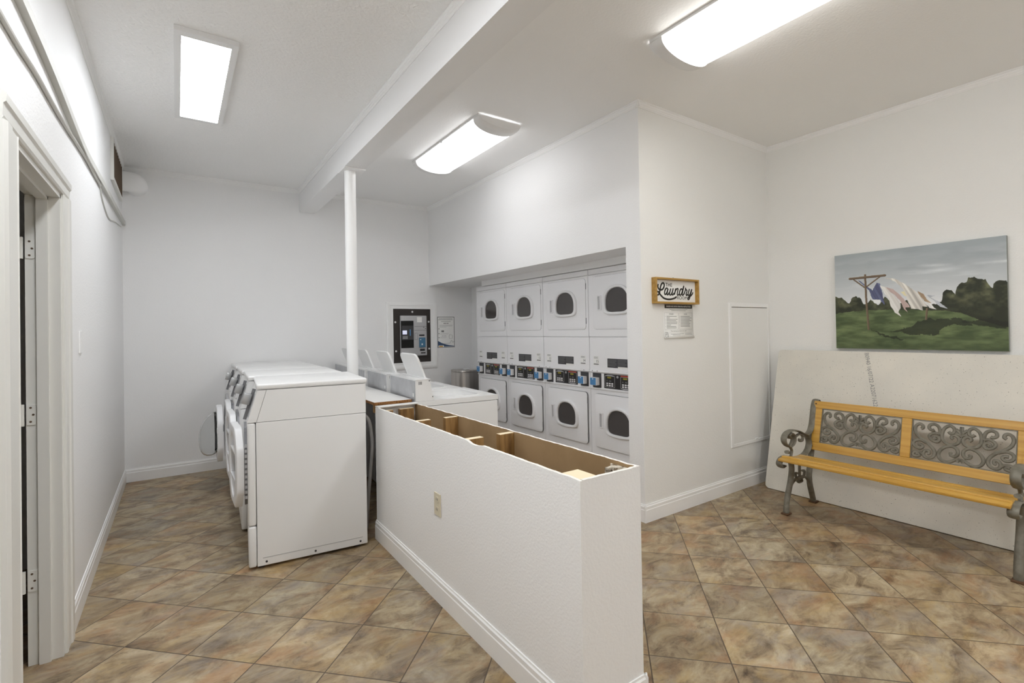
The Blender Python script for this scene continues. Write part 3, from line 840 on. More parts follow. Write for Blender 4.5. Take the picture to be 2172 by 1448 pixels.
# ------------------------------------------------------------------ payment kiosk and poster on the back wall
t = thing('payment_kiosk', 'wall payment kiosk with blue card slot in black plate and white frame', 'kiosk', (2.53, yB, 1.0))
o = Vector(t.location)
def kb(mb, x0, x1, z0, z1, d0, d1, bevel=0): mb.box(x0, x1, yB-d1, yB-d0, z0, z1, bevel=bevel); return mb
w = MB(o)
a = [(2.183, .922), (2.882, .922), (2.882, 1.783), (2.183, 1.783)]; b_ = [(2.27, 1.004), (2.787, 1.004), (2.787, 1.697), (2.27, 1.697)]
w.ring(a, b_, 1, yB-.0005, yB-.016)
ins = lambda p, k: [(2.532+(x-2.532)*(1-k), 1.352+(z-1.352)*(1-k*.85)) for x, z in p]
w.ring(ins(a, .045), ins(a, .12), 1, yB-.016, yB-.024)
w.ring(ins(a, .17), b_, 1, yB-.016, yB-.021)
w.build('trim_frame', m_trim, t)
pl = kb(MB(o), 2.27, 2.787, 1.004, 1.697, .0005, .012).build('mounting_plate', m_brownplate, t)
KX = lambda p: 2.357 + (p-375)/445*.361
KZ = lambda p: 1.61 - (p-390)/680*.52
hb = kb(MB(o), 2.357, 2.718, 1.09, 1.61, .012, .050, bevel=.008).build('housing', m_greyl, t, smooth=True)
PXx = lambda p: 2.27 + (p-262)/638*.517
PZ = lambda p: 1.697 - (p-280)/910*.693
for p, q in ((585, 330), (298, 505), (305, 990), (868, 500), (870, 965)):
    MB(o).lathe([(.012, 0), (.012, -.006), (.007, -.010)], (PXx(p), yB-.012, PZ(q)), axis=1, seg=14).build('bolt', m_plastic, pl, smooth=True)
kb(MB(o), KX(378), KX(590), KZ(935), KZ(478), .050, .0512).build('terminal_bay', m_black, hb)
kb(MB(o), KX(388), KX(580), KZ(800), KZ(560), .051, .068, bevel=.004).build('card_terminal', m_darkgrey, t)
kb(MB(o), KX(396), KX(468), KZ(705), KZ(640), .068, .0692).build('screen', m_screen, hb)
w = MB(o)
for r_ in range(3):
    for c_ in range(4): kb(w, KX(398+21*c_), KX(413+21*c_), KZ(745+18*r_), KZ(733+18*r_), .068, .0695)
w.build('keypad', m_greyl, hb)
kb(MB(o), KX(515), KX(530), KZ(730), KZ(625), .068, .069).build('card_swipe', m_blue, hb)
kb(MB(o), KX(680), KX(785), KZ(930), KZ(765), .050, .066, bevel=.003).build('card_slot', m_blue2, t)
kb(MB(o), KX(692), KX(708), KZ(805), KZ(790), .066, .0672).build('indicator', m_plastic, hb)
kb(MB(o), KX(715), KX(735), KZ(890), KZ(865), .066, .0672).build('indicator', m_paper, hb)
w = MB(o)
for x0, x1, z0, z1 in ((685, 775, 738, 712), (695, 780, 992, 955), (710, 790, 1036, 1015), (605, 818, 577, 573), (605, 818, 641, 637), (755, 775, 594, 585), (785, 805, 616, 608)):
    kb(w, KX(x0), KX(x1), KZ(z0), KZ(z1), .050, .0508)
w.build('slot', m_dark, hb)
w = MB(o); kb(w, KX(608), KX(655), KZ(800), KZ(685), .050, .051); w.build('slot_frame', m_inkg, hb)
kb(MB(o), KX(614), KX(649), KZ(794), KZ(691), .051, .0515).build('slot_face', m_greyl, hb)
kb(MB(o), KX(650), KX(735), KZ(505), KZ(415), .050, .0508).build('notice', m_paper, hb)

t = thing('wall_poster', 'small instruction poster with dark border and blue wave beside the kiosk', 'poster', (3.02, yB, 1.38))
o = Vector(t.location)
px0, px1, pz0, pz1 = 2.892, 3.150, 1.180, 1.597
kb(MB(o), px0, px1, pz0, pz1, .0005, .003).build('sheet', m_paper, t)
U = lambda u: px0 + (px1-px0)*u
V = lambda v: pz0 + (pz1-pz0)*v
w = MB(o)
w.ring([(px0, pz0), (px1, pz0), (px1, pz1), (px0, pz1)], [(px0+.008, pz0+.008), (px1-.008, pz0+.008), (px1-.008, pz1-.008), (px0+.008, pz1-.008)], 1, yB-.003, yB-.0036)
w.build('border', m_inkg, t)
w = MB(o)
w.poly([(U(.03), yB-.0037, V(.03)), (U(.97), yB-.0037, V(.03)), (U(.97), yB-.0037, V(.05)), (U(.72), yB-.0037, V(.07)), (U(.5), yB-.0037, V(.10)), (U(.36), yB-.0037, V(.13)), (U(.23), yB-.0037, V(.155)), (U(.03), yB-.0037, V(.22))])
w.build('blue_wave', m_blued, t)
kb(MB(o), U(.05), U(.36), V(.015), V(.075), .0037, .0042).build('white_tag', m_paper, t)
kb(MB(o), U(.09), U(.31), V(.025), V(.060), .0042, .0046).build('orange_tag', m_orange, t)
w = MB(o)
for u0, u1, v in ((.1, .9, .935), (.06, .9, .90), (.22, .78, .845)): kb(w, U(u0), U(u1), V(v-.006), V(v+.006), .0031, .0035)
for u in (.40, .50, .61): w.lathe([(.0085, 0), (.0085, -.0005)], (U(u), yB-.003, V(.785)), axis=1, seg=12)
for k, (u0, u1) in enumerate(((.12, .9), (.12, .88), (.12, .52))): kb(w, U(u0), U(u1), V(.725-.03*k), V(.731-.03*k), .0031, .0035)
for v in (.61, .455, .325): w.lathe([(.007, 0), (.007, -.0005)], (U(.09), yB-.003, V(v)), axis=1, seg=12)
kb(w, U(.23), U(.38), V(.50), V(.56), .0031, .0035)
for k in range(4): kb(w, U(.26+.07*k), U(.29+.07*k), V(.37), V(.39), .0031, .0035)
for k in range(2): kb(w, U(.16), U(.66-.06*k), V(.455-.02*k), V(.459-.02*k), .0031, .0035); kb(w, U(.16), U(.55-.06*k), V(.335-.02*k), V(.339-.02*k), .0031, .0035)
w.tube([(U(.70), yB-.0034, V(.42)), (U(.68), yB-.0034, V(.34)), (U(.70), yB-.0034, V(.29)), (U(.86), yB-.0034, V(.29)), (U(.87), yB-.0034, V(.40)), (U(.72), yB-.0034, V(.42))], .0016, 6)
w.tube([(U(.40), yB-.0034, V(.13)), (U(.6), yB-.0034, V(.135)), (U(.74), yB-.0034, V(.15)), (U(.78), yB-.0034, V(.21)), (U(.84), yB-.0034, V(.22)), (U(.90), yB-.0034, V(.16)), (U(.97), yB-.0034, V(.21))], .0018, 6, smooth=5)
w.build('printing', m_inkg, t)

# ------------------------------------------------------------------ laundry sign, instruction sheet, access panel on the sign wall
yW = yS-.002
t = thing('laundry_sign', 'wood framed sign reading THE Laundry ROOM in black script', 'sign', (3.147, yW, 1.68))
o = Vector(t.location)
SX0, SX1, SZ0, SZ1, SD = 2.893, 3.412, 1.578, 1.771, .042
def sb_(mb, x0, x1, z0, z1, d0, d1, bevel=0): mb.box(x0, x1, yW-d1, yW-d0, z0, z1, bevel=bevel); return mb
fw = .014
for x0, x1, z0, z1 in ((SX0, SX0+fw, SZ0, SZ1), (SX1-fw, SX1, SZ0, SZ1), (SX0+fw, SX1-fw, SZ1-fw, SZ1), (SX0+fw, SX1-fw, SZ0, SZ0+fw)):
    sb_(MB(o), x0, x1, z0, z1, .0005, SD, bevel=.0012).build('frame_rail', m_frame, t)
sb_(MB(o), SX0+fw, SX1-fw, SZ0+fw, SZ1-fw, .004, .012).build('backing_board', m_paper, t)
BX = lambda u: SX0+fw + (SX1-SX0-2*fw)*u
BZ_ = lambda v: SZ0+fw + (SZ1-SZ0-2*fw)*v
LET = [[(.066,.786),(.055,.727),(.058,.646),(.081,.569),(.121,.539),(.166,.568),(.201,.677),(.209,.783),(.189,.856),(.155,.833),(.126,.725),(.109,.595),(.098,.478),(.086,.384),(.058,.312),(.027,.32),(.019,.388),(.038,.448),(.075,.429),(.103,.34),(.149,.24),(.201,.164),(.283,.125),(.371,.133),(.46,.183),(.514,.254)],
[(.294,.607),(.259,.626),(.23,.541),(.215,.422),(.224,.341),(.253,.368),(.282,.477),(.303,.609),(.282,.453),(.277,.347),(.3,.338),(.335,.436)],
[(.373,.618),(.347,.461),(.341,.342),(.371,.334),(.406,.456),(.433,.625),(.409,.457),(.403,.349),(.427,.34),(.454,.426)],
[(.499,.634),(.46,.344),(.484,.501),(.52,.613),(.556,.629),(.55,.533),(.535,.4),(.539,.334),(.563,.343),(.587,.405)],
[(.666,.607),(.636,.627),(.605,.539),(.59,.418),(.599,.335),(.63,.362),(.661,.474),(.709,.77),(.673,.475),(.664,.354),(.686,.344),(.716,.42),(.753,.606),(.75,.678),(.766,.607),(.791,.574),(.785,.488),(.766,.389),(.779,.335),(.804,.381)],
[(.857,.643),(.823,.419),(.823,.346),(.855,.362),(.886,.463),(.921,.639),(.886,.377),(.855,.203),(.83,.145),(.814,.187),(.836,.262),(.893,.329),(.931,.407),(.95,.495)]]
w = MB(o)
BOLD = [.0065, .0057, .0054, .0054, .0056, .0056]
FL_ = [(1, .12), (-1, .12), (-1, -.12), (1, -.12)]
for i, s in enumerate(LET):
    w.tube([(BX(.034+.955*u), yW-.0128, BZ_(v)) for u, v in s], BOLD[i], 8, smooth=6, up=(0, -1, 0), prof=[(1, .15), (.7, .25), (-.7, .25), (-1, .15), (-1, -.15), (1, -.15)])
add_text(w, 'THE', (BX(.342), yW-.0135, BZ_(.776)), (1, 0, 0), (0, 0, 1), .040, .004, width=.078)
add_text(w, 'ROOM', (BX(.666), yW-.0135, BZ_(.20)), (1, 0, 0), (0, 0, 1), .036, 0., width=.122)
w.build('lettering', m_ink, t)
sb_(MB(o), 3.138, 3.146, SZ1, SZ1+.010, .0005, .006).build('hanger', m_greyl, t)

t = thing('instruction_sheet', 'paper washer and dryer instruction sheet taped below the wooden sign', 'notice', (3.205, yW, 1.44))
o = Vector(t.location)
w = MB(o)
IX0, IX1, IZ0, IZ1 = 3.022, 3.384, 1.318, 1.578
n = 12
def curl(t_): return .0001 + .010*max(0, (.22-t_)/.22)**2
g = []
for i in range(n+1):
    v = i/n; row = []
    for j in (0, 1): row.append(w.v((IX0 if j == 0 else IX1, yW - curl(v), IZ0 + (IZ1-IZ0)*v)))
    g.append(row)
for i in range(n): w.f([g[i][0], g[i][1], g[i+1][1], g[i+1][0]])
sh = w.build('sheet', m_paper, t, smooth=True)
sm = sh.modifiers.new('thickness', 'SOLIDIFY'); sm.thickness = .0004; sm.offset = 0
IU = lambda u: IX0 + (IX1-IX0)*u
def IZ(v): return IZ0 + (IZ1-IZ0)*v
def ib(mb, u0, u1, v0, v1, e=.0006):
    mb.poly([(IU(u0), yW-curl(v0)-e, IZ(v0)), (IU(u1), yW-curl(v0)-e, IZ(v0)), (IU(u1), yW-curl(v1)-e, IZ(v1)), (IU(u0), yW-curl(v1)-e, IZ(v1))])
w = MB(o); ib(w, .04, .965, .875, .985); w.build('title_bar', m_ink, t)
w = MB(o); add_text(w, 'WASHER AND DRYER OPERATING INSTRUCTIONS', (IU(.5), yW-.0024, IZ(.93)), (1, 0, 0), (0, 0, 1), .0165, .01, width=.30); w.build('title', m_paper, t)
w = MB(o)
def line(u0, u1, v, h=.009): ib(w, u0, u1, v, v+h)
line(.20, .80, .835, .012); line(.26, .74, .80, .012)
for (a, b) in ((.03, .49), (.51, .96)):
    line(a, b, .745, .004); line(a, b, .255, .004); ib(w, a, a+.003, .255, .749); ib(w, b-.003, b, .255, .749)
for k, (a, b) in enumerate(((.10, .43), (.10, .20), (.10, .46), (.10, .41), (.10, .45), (.10, .44), (.10, .24), (.10, .41), (.10, .42))): line(a, b, .63-.042*k, .014)
for k, (a, b) in enumerate(((.56, .88), (.56, .94), (.56, .88), (.56, .93), (.56, .86), (.56, .89), (.56, .87), (.56, .88))): line(a, b, .63-.042*k, .014)
for k in (0, 2, 3, 4, 5, 7): line(.065, .075, .63-.042*k, .014)
for k in (0, 1, 2, 3, 4, 6): line(.525, .535, .63-.042*k, .014)
line(.22, .66, .115, .010); line(.28, .54, .085, .010); line(.70, .93, .13, .010); line(.70, .95, .095, .010)
line(.17, .68, .155, .003); line(.17, .68, .055, .003)
for a, b, c_, d_ in ((.035, .135, .165, .175), (.035, .135, .03, .04), (.035, .045, .03, .175), (.125, .135, .03, .175), (.08, .09, .08, .165), (.05, .12, .105, .115), (.08, .12, .14, .15), (.095, .125, .06, .07)): ib(w, a, b, c_, d_)
add_text(w, 'WASHER', (IU(.25), yW-.0022, IZ(.705)), (1, 0, 0), (0, 0, 1), .013, .008)
add_text(w, 'DRYER', (IU(.73), yW-.0022, IZ(.705)), (1, 0, 0), (0, 0, 1), .013, .008)
add_text(w, 'Please help keep your laundry room clean!', (IU(.49), yW-.0022, IZ(.21)), (1, 0, 0), (0, 0, 1), .012, .004, width=.19)
w.build('printing', m_inkg, t)

t = thing('access_panel', 'tall white access panel set in the wall right of the sign', 'access panel', (4.18, yW, .98))
o = Vector(t.location)
w = MB(o); w.ring([(3.872, .372), (4.497, .372), (4.497, 1.602), (3.872, 1.602)], [(3.906, .400), (4.482, .400), (4.482, 1.567), (3.906, 1.567)], 1, yW-.0005, yW-.010, bevel=.003); w.build('frame', m_trim, t)
w = MB(o); sb_(w, 3.9065, 4.4815, .4005, 1.562, .0005, .006); w.build('panel', m_wallR, t)
w = MB(o); sb_(w, 3.912, 4.20, 1.5625, 1.5665, .001, .0045); sb_(w, 4.21, 4.478, 1.5625, 1.5665, .001, .0045); w.build('gap', m_brown, t)
w = MB(o); sb_(w, 4.195, 4.22, 1.566, 1.575, .008, .013, bevel=.002); sb_(w, 4.24, 4.28, .395, .412, .008, .016, bevel=.004); w.build('latch', m_trim, t)

# ------------------------------------------------------------------ painting on the right wall
def inpoly(U_, V_, poly):
    ins_ = np.zeros(U_.shape, bool); n = len(poly)
    for i in range(n):
        x0, y0 = poly[i]; x1, y1 = poly[(i+1) % n]
        if y0 == y1: continue
        c_ = ((y0 > V_) != (y1 > V_)) & (U_ < (x1-x0)*(V_-y0)/(y1-y0)+x0)
        ins_ ^= c_
    return ins_
def fbm(U_, V_, sx, sy, seed, oct_=5):
    rng = np.random.RandomState(seed); out = np.zeros(U_.shape); amp = 1; tot = 0
    for k in range(oct_):
        g_ = rng.rand(160, 160); X, Y = (U_*sx*2**k) % 158, (V_*sy*2**k) % 158
        i, j = X.astype(int), Y.astype(int); fx, fy = X-i, Y-j
        fx, fy = fx*fx*(3-2*fx), fy*fy*(3-2*fy)
        out += amp*((g_[i, j]*(1-fx)+g_[i+1, j]*fx)*(1-fy) + (g_[i, j+1]*(1-fx)+g_[i+1, j+1]*fx)*fy); tot += amp; amp *= .5
    return out/tot
def painting_colors(U_, V_):
    col = np.zeros(U_.shape + (3,))
    mix = lambda a, b, t_: a*(1-t_[..., None]) + b*t_[..., None]
    A = lambda *c_: np.array(c_, float)
    n1 = fbm(U_, V_, 3, 12, 1); n2 = fbm(U_, V_, 9, 9, 2)
    # sky: grey cloud above, brighter near the horizon
    t_ = np.clip((V_-.45)/.5, 0, 1)
    col[:] = mix(np.ones(U_.shape + (3,))*A(214, 216, 218), A(152, 160, 164), t_**.7)
    streak = np.clip((n1-.52)*4, 0, 1)*np.exp(-((V_-.72)/.16)**2)
    col = mix(col, A(212, 216, 218), streak*.8)
    st2 = np.exp(-((V_-(.80+.02*np.sin(U_*5)))/.012)**2)*np.clip((U_-.35)*3, 0, 1)*np.clip((n2-.3)*2, 0, 1)
    col = mix(col, A(216, 220, 220), st2*.7)
    col = mix(col, A(140, 147, 152), np.clip((fbm(U_, V_, 4, 10, 5)-.55)*4, 0, 1)*.5*np.clip((V_-.6)*4, 0, 1))
    # meadow
    hor = np.interp(U_, [0, .219, .512, .77, 1.0], [.373, .402, .385, .362, .253]) + (fbm(U_, V_*0, 40, 1, 9)-.5)*.02
    gr = V_ < hor
    g1 = fbm(U_, V_, 10, 26, 3); g2 = fbm(U_, V_, 26, 60, 4)
    gcol = mix(np.ones(U_.shape + (3,))*A(58, 72, 44), A(112, 126, 84), np.clip((g1-.3)*2.2, 0, 1)*.75 + g2*.25)
    gcol = mix(gcol, A(52, 64, 42), np.clip((.13-V_)*5, 0, 1)*.55)
    # trees
    tl_ = np.interp(U_, [0,.026,.046,.072,.099,.125,.151,.183,.195,.22,.245,.27,.306,.336,.363,.377,.417,.474,.49,.64,.671,.677,.698,.723,.742,.753,.773,.802,.812,.84,.859,.896,.918,.931,.936,.967,1],
        [.56,.544,.552,.5,.478,.546,.553,.511,.462,.46,.516,.466,.454,.528,.488,.43,.446,.479,.423,.431,.464,.543,.567,.556,.519,.579,.611,.625,.666,.663,.643,.639,.57,.552,.601,.622,.61])
    tl_ = tl_ + (fbm(U_, V_, 45, 30, 7)-.5)*.035
    tr = (V_ < tl_)
    t1 = fbm(U_, V_, 22, 22, 8); tcol = mix(np.ones(U_.shape + (3,))*A(40, 44, 31), A(108, 110, 80), np.clip((t1-.35)*2, 0, 1)*np.clip((V_-.36)*4+.35, 0, 1))
    col[tr] = tcol[tr]; col[gr] = gcol[gr]
    lowt = gr & (U_ > .68) & (V_ > hor-.05*np.clip((U_-.68)*4, 0, 1)); col[lowt] = tcol[lowt]*.9
    wob = lambda s: ((fbm(U_, V_, 30, 30, s)-.5)*.03)
    P_ = lambda poly, s=20, k=1.: inpoly(U_+wob(s)*k, V_+wob(s+1)*k, poly)
    for sh_ in ([(.23,.192),(.303,.168),(.373,.13),(.465,.102),(.396,.097),(.303,.149)], [(.35,.177),(.432,.204),(.51,.258),(.592,.291),(.695,.296),(.798,.275),(.816,.224),(.729,.234),(.669,.201),(.642,.148),(.482,.139),(.431,.167)], [(.769,.259),(.91,.288),(.998,.236),(.998,.196),(.863,.223)]):
        q = P_(sh_, 30, 1.8); col[q] = mix(col, A(26, 30, 20), np.ones(U_.shape)*.68)[q]
    fold = fbm(U_+.35*V_, V_*.2, 60, 6, 40)
    def cloth(poly, ca, cb, s):
        q = P_(poly, s, .35); col[q] = mix(np.ones(U_.shape + (3,))*A(*ca), A(*cb), np.clip((fold-.3)*2.4, 0, 1))[q]
    cloth([(.16,.72),(.185,.698),(.222,.645),(.259,.602),(.284,.676),(.308,.664),(.319,.577),(.333,.447),(.312,.482),(.258,.506),(.234,.604),(.197,.657)], (70, 74, 104), (108, 114, 146), 50)
    q = P_([(.262,.505),(.31,.5),(.31,.48),(.29,.465),(.265,.475)], 52, .3); col[q] = A(220, 222, 222)
    cloth([(.53,.57),(.568,.535),(.594,.47),(.614,.442),(.572,.463)], (150, 128, 104), (176, 156, 132), 54)
    cloth([(.436,.566),(.464,.572),(.48,.516),(.458,.527)], (206, 200, 158), (216, 210, 178), 55)
    cloth([(.337,.627),(.39,.598),(.43,.539),(.474,.452),(.49,.414),(.462,.416),(.473,.36),(.445,.417),(.429,.483),(.389,.551)], (172, 150, 146), (200, 182, 178), 56)
    cloth([(.308,.645),(.343,.622),(.389,.542),(.429,.474),(.431,.408),(.419,.372),(.433,.325),(.399,.363),(.371,.431),(.366,.497),(.337,.556)], (198, 196, 192), (230, 230, 228), 57)
    cloth([(.584,.525),(.631,.512),(.61,.496),(.651,.457),(.701,.383),(.661,.403),(.62,.477)], (150, 156, 164), (196, 200, 206), 58)
    cloth([(.572,.463),(.604,.443),(.642,.382),(.609,.398),(.583,.435)], (196, 196, 194), (226, 226, 224), 59)
    cloth([(.338,.722),(.403,.7),(.459,.647),(.508,.586),(.541,.538),(.572,.454),(.593,.408),(.561,.419),(.566,.373),(.534,.393),(.495,.395),(.474,.507),(.447,.602),(.402,.672)], (160, 156, 150), (226, 224, 218), 60)
    def stroke(pts, wd, c0, c1):
        for (x0, y0), (x1, y1) in zip(pts, pts[1:]):
            dx, dy = x1-x0, (y1-y0)*.754
            tt = np.clip(((U_-x0)*dx + (V_-y0)*.754*dy)/(dx*dx+dy*dy), 0, 1)
            ex, ey = U_-x0-tt*dx, (V_-y0)*.754-tt*dy
            dd = np.hypot(ex, ey); q = dd < wd
            col[q] = mix(np.ones(U_.shape + (3,))*A(*c0), A(*c1), np.clip((ex-ey)/wd*.5+.5, 0, 1))[q]
    wc = ((122, 104, 84), (84, 70, 56))
    stroke([(.587,.39),(.581,.292)], .006, *wc)
    stroke([(.131,.729),(.206,.636)], .005, *wc); stroke([(.309,.736),(.222,.645)], .005, *wc)
    stroke([(.211,.765),(.215,.528),(.227,.202)], .007, *wc); stroke([(.107,.738),(.339,.744)], .009, *wc)
    return np.clip(col, 0, 255)
t = thing('painting', 'unframed canvas painting of laundry blowing on a clothesline', 'painting', (xF, 1.307, 1.587))
o = Vector(t.location)
PY0, PY1, PZ0, PZ1, PX = 1.811, .803, 1.207, 1.967, xF-.032
nu, nv = 640, 480
uu, vv = np.meshgrid(np.linspace(0, 1, nu), np.linspace(0, 1, nv), indexing='ij')
cols = painting_colors(uu, vv)
cl = cols/255.; cl = np.where(cl <= .04045, cl/12.92, ((cl+.055)/1.055)**2.4)*1.22
co = np.stack([np.full(uu.shape, PX-o.x), PY0+(PY1-PY0)*uu-o.y, PZ0+(PZ1-PZ0)*vv-o.z], -1).reshape(-1, 3)
ii = np.arange(nu*nv).reshape(nu, nv)
fs = np.stack([ii[:-1, :-1], ii[1:, :-1], ii[1:, 1:], ii[:-1, 1:]], -1).reshape(-1, 4)
me = bpy.data.meshes.new('painted_face'); me.from_pydata(co.tolist(), [], fs.tolist())
ca = me.color_attributes.new('paint', 'FLOAT_COLOR', 'POINT')
ca.data.foreach_set('color', np.concatenate([np.clip(cl, 0, 1), np.ones(uu.shape + (1,))], -1).astype(np.float32).ravel())
mp = mat('oil_paint', (.5, .5, .5), .6, bump=(400, .08, .001))
at = mp.node_tree.nodes.new('ShaderNodeAttribute'); at.attribute_name = 'paint'
mp.node_tree.links.new(at.outputs['Color'], mp.node_tree.nodes['Principled BSDF'].inputs['Base Color'])
me.materials.append(mp)
pf = bpy.data.objects.new('painted_face', me); C.objects.link(pf); pf.parent = t
m_canvas = mat('canvas_edge', lin((142, 146, 140)), .8)
MB(o).box(PX+.0004, xF-.001, PY1, PY0, PZ0, PZ1).build('canvas', m_canvas, t)

# ------------------------------------------------------------------ leaning board
t = thing('leaning_board', 'large speckled off-white board leaning on the wall behind the bench', 'board', (4.21, 1.03, 0))
o = Vector(t.location)
th = math.atan2(.282, 1.180); Lb, tk = 1.212, .020
Mb = Matrix(((math.sin(th), 0, math.cos(th), 4.205), (0, 1, 0, 0), (math.cos(th), 0, -math.sin(th), .006), (0, 0, 0, 1)))   # (along, y, behind)
w = MB(o); w.prism(rrect(0, Lb, -.17, 2.268, .035, 6), 2, 0, tk, M=Mb, bevel=0); w.build('panel', m_board, t)
w = MB(o)
# printed date code running down the board
a0, a1 = Vector((1.200, 1.594)), Vector((.790, 1.508))
dr_ = Vector((a1.x-a0.x, a1.y-a0.y)); Ltx = dr_.length; dr_.normalize()
ex = (Mb.to_3x3() @ Vector((dr_.x, dr_.y, 0))); up2 = Vector((-dr_.y*1, dr_.x)) 
ey = (Mb.to_3x3() @ Vector((up2.x, up2.y, 0)))
ey = -ey if ey.y > 0 else ey
mid = (a0+a1)/2
vs_, fs_ = text_mesh('B0940 16/07/22 A22071622', 1., 0.0, 'CENTER', 1.)
add_text(w, 'B0940 16/07/22 A22071622', Mb @ Vector((mid.x, mid.y, -.0008)), ex, ey, .040, .0, width=Ltx)
w.build('lettering', m_inkg, t)

# ------------------------------------------------------------------ bench
BC = Vector((3.93, 1.2575, 0))
t = thing('park_bench', 'honey wood slat bench with grey cast iron scroll ends and back panels', 'bench', BC)
ARM = {'back': [(4.277,.779),(4.26,.799),(4.227,.798),(4.201,.758),(4.177,.677),(4.15,.597),(4.109,.557),(4.061,.546)],
'arm': [(4.061,.546),(4.003,.564),(3.935,.59),(3.842,.608),(3.763,.599),(3.723,.565),(3.734,.524),(3.784,.494),(3.831,.497),(3.865,.526),(3.86,.566),(3.821,.591),(3.781,.577),(3.807,.554)],
'branch': [(3.798,.496),(3.858,.523),(3.9,.554),(3.962,.563),(4.009,.539),(3.998,.51),(3.959,.512),(3.957,.53)],
'cee': [(4.061,.546),(4.097,.507),(4.105,.464),(4.074,.421),(4.01,.396),(3.913,.393),(3.807,.412),(3.73,.428),(3.672,.417),(3.649,.385),(3.676,.359),(3.714,.365)],
'neck': [(3.804,.493),(3.835,.457),(3.82,.416)], 'knob': [(3.757,.456),(3.783,.452)],
'fleg': [(3.80,.40),(3.826,.349),(3.826,.293),(3.799,.212),(3.763,.134),(3.74,.06),(3.735,.006)],
'rleg': [(4.185,.70),(4.165,.56),(4.150,.43),(4.128,.35),(4.111,.284),(4.098,.218),(4.109,.146),(4.135,.079),(4.160,.006)],
'arch': [(3.79,.168),(3.832,.213),(3.906,.235),(3.989,.234),(4.064,.203),(4.109,.14)],
'stem': [(3.951,.385),(3.948,.265),(3.949,.211)], 's1': [(3.946,.218),(3.896,.244),(3.884,.276),(3.915,.271)], 's2': [(3.949,.224),(4.009,.23),(4.025,.268),(3.993,.277)], 's3': [(3.912,.214),(3.932,.2),(3.98,.201),(3.974,.216)]}
FLAT = [(1, .55), (.6, .8), (-.6, .8), (-1, .55), (-1, -.55), (-.6, -.8), (.6, -.8), (1, -.55)]
def end_frame(yc):
    w = MB(BC)
    for k, pts in ARM.items():
        r = {'fleg': .021, 'rleg': .022, 'back': .017, 'arm': .017, 'cee': .018, 'arch': .012, 'knob': .016}.get(k, .011)
        # profile: u = across (y), w = in plane
        pr_ = [(1.35*a if k in ('arm', 'cee', 'back') else a, b*(.42 if k in ('arm', 'cee', 'back') else .8)) for a, b in [(math.cos(2*PI*q/10), math.sin(2*PI*q/10)) for q in range(10)]]
        pr_ = [(b, a) for a, b in pr_]
        w.tube([(x, yc, z) for x, z in pts], r, smooth=5, up=(0, 1, 0), prof=pr_)
    o_ = w.build('end_frame', m_iron, t, smooth=True)
    for fx in (3.738, 4.166):
        w = MB(BC); w.box(fx-.032, fx+.030, yc-.026, yc+.026, .0, .012, bevel=.003); w.build('foot', m_rust, o_)
    return o_
YL, YR = 1.86, .652
end_frame(YL); end_frame(YR)
# tilted back: frame of timber and two iron panels
sl = Vector((.27, 0, 1)).normalized()
Bk = Matrix(((-sl.z, 0, sl.x, 4.118), (0, 1, 0, 0), (sl.x, 0, sl.z, .425), (0, 0, 0, 1)))   # (out to the front, y, up the back)
def bk(mb, y0, y1, s0, s1, d0=-.012, d1=.012, bevel=.003): mb.box(d0, d1, y0, y1, s0, s1, Bk, bevel=bevel); return mb
HB = .383
bk(MB(BC), YR+.006, YL-.004, HB-.055, HB).build('top_rail', m_wood, t)
bk(MB(BC), YR+.006, YL-.004, 0, .060).build('lower_rail', m_wood, t)
for a, b in ((YL-.064, YL-.006), (1.229, 1.285), (YR+.008, YR+.066)):
    bk(MB(BC), a, b, .0605, HB-.0555, -.011, .011).build('stile', m_wood, t)
SCR = [[(.095,.799),(.114,.831),(.108,.896),(.078,.927),(.043,.871),(.033,.754),(.058,.622),(.111,.519),(.171,.432),(.22,.33),(.246,.222),(.239,.103),(.197,.036),(.15,.059),(.136,.146),(.156,.231),(.19,.229),(.192,.165),(.173,.145)],
[(.234,.812),(.209,.792),(.179,.842),(.187,.93),(.231,.962),(.272,.908),(.29,.808),(.291,.704)],
[(.255,.596),(.234,.563),(.24,.624),(.271,.633),(.289,.574),(.27,.503),(.224,.515),(.188,.595),(.196,.676),(.245,.73),(.291,.704)],
[(.425,.628),(.407,.662),(.417,.716),(.454,.714),(.481,.646),(.471,.54),(.419,.473),(.359,.492),(.316,.608),(.316,.777),(.339,.9),(.386,.966),(.426,.912),(.43,.81),(.399,.762),(.375,.807)],
[(.07,.374),(.105,.372),(.124,.325),(.097,.264),(.05,.288),(.024,.372),(.044,.458),(.1,.489),(.165,.431)],
[(.057,.106),(.085,.115),(.093,.065),(.054,.039),(.029,.083),(.049,.156),(.101,.16),(.132,.105)],
[(.421,.243),(.405,.263),(.412,.201),(.45,.189),(.475,.261),(.466,.373),(.42,.435),(.356,.401),(.305,.294),(.287,.158),(.319,.041),(.38,.012),(.433,.069),(.468,.132)],
[(.5,.971),(.504,.767)], [(.502,.754),(.475,.836),(.443,.891)], [(.503,.716),(.475,.759),(.442,.762)], [(.523,.101),(.485,.112),(.471,.044)]]
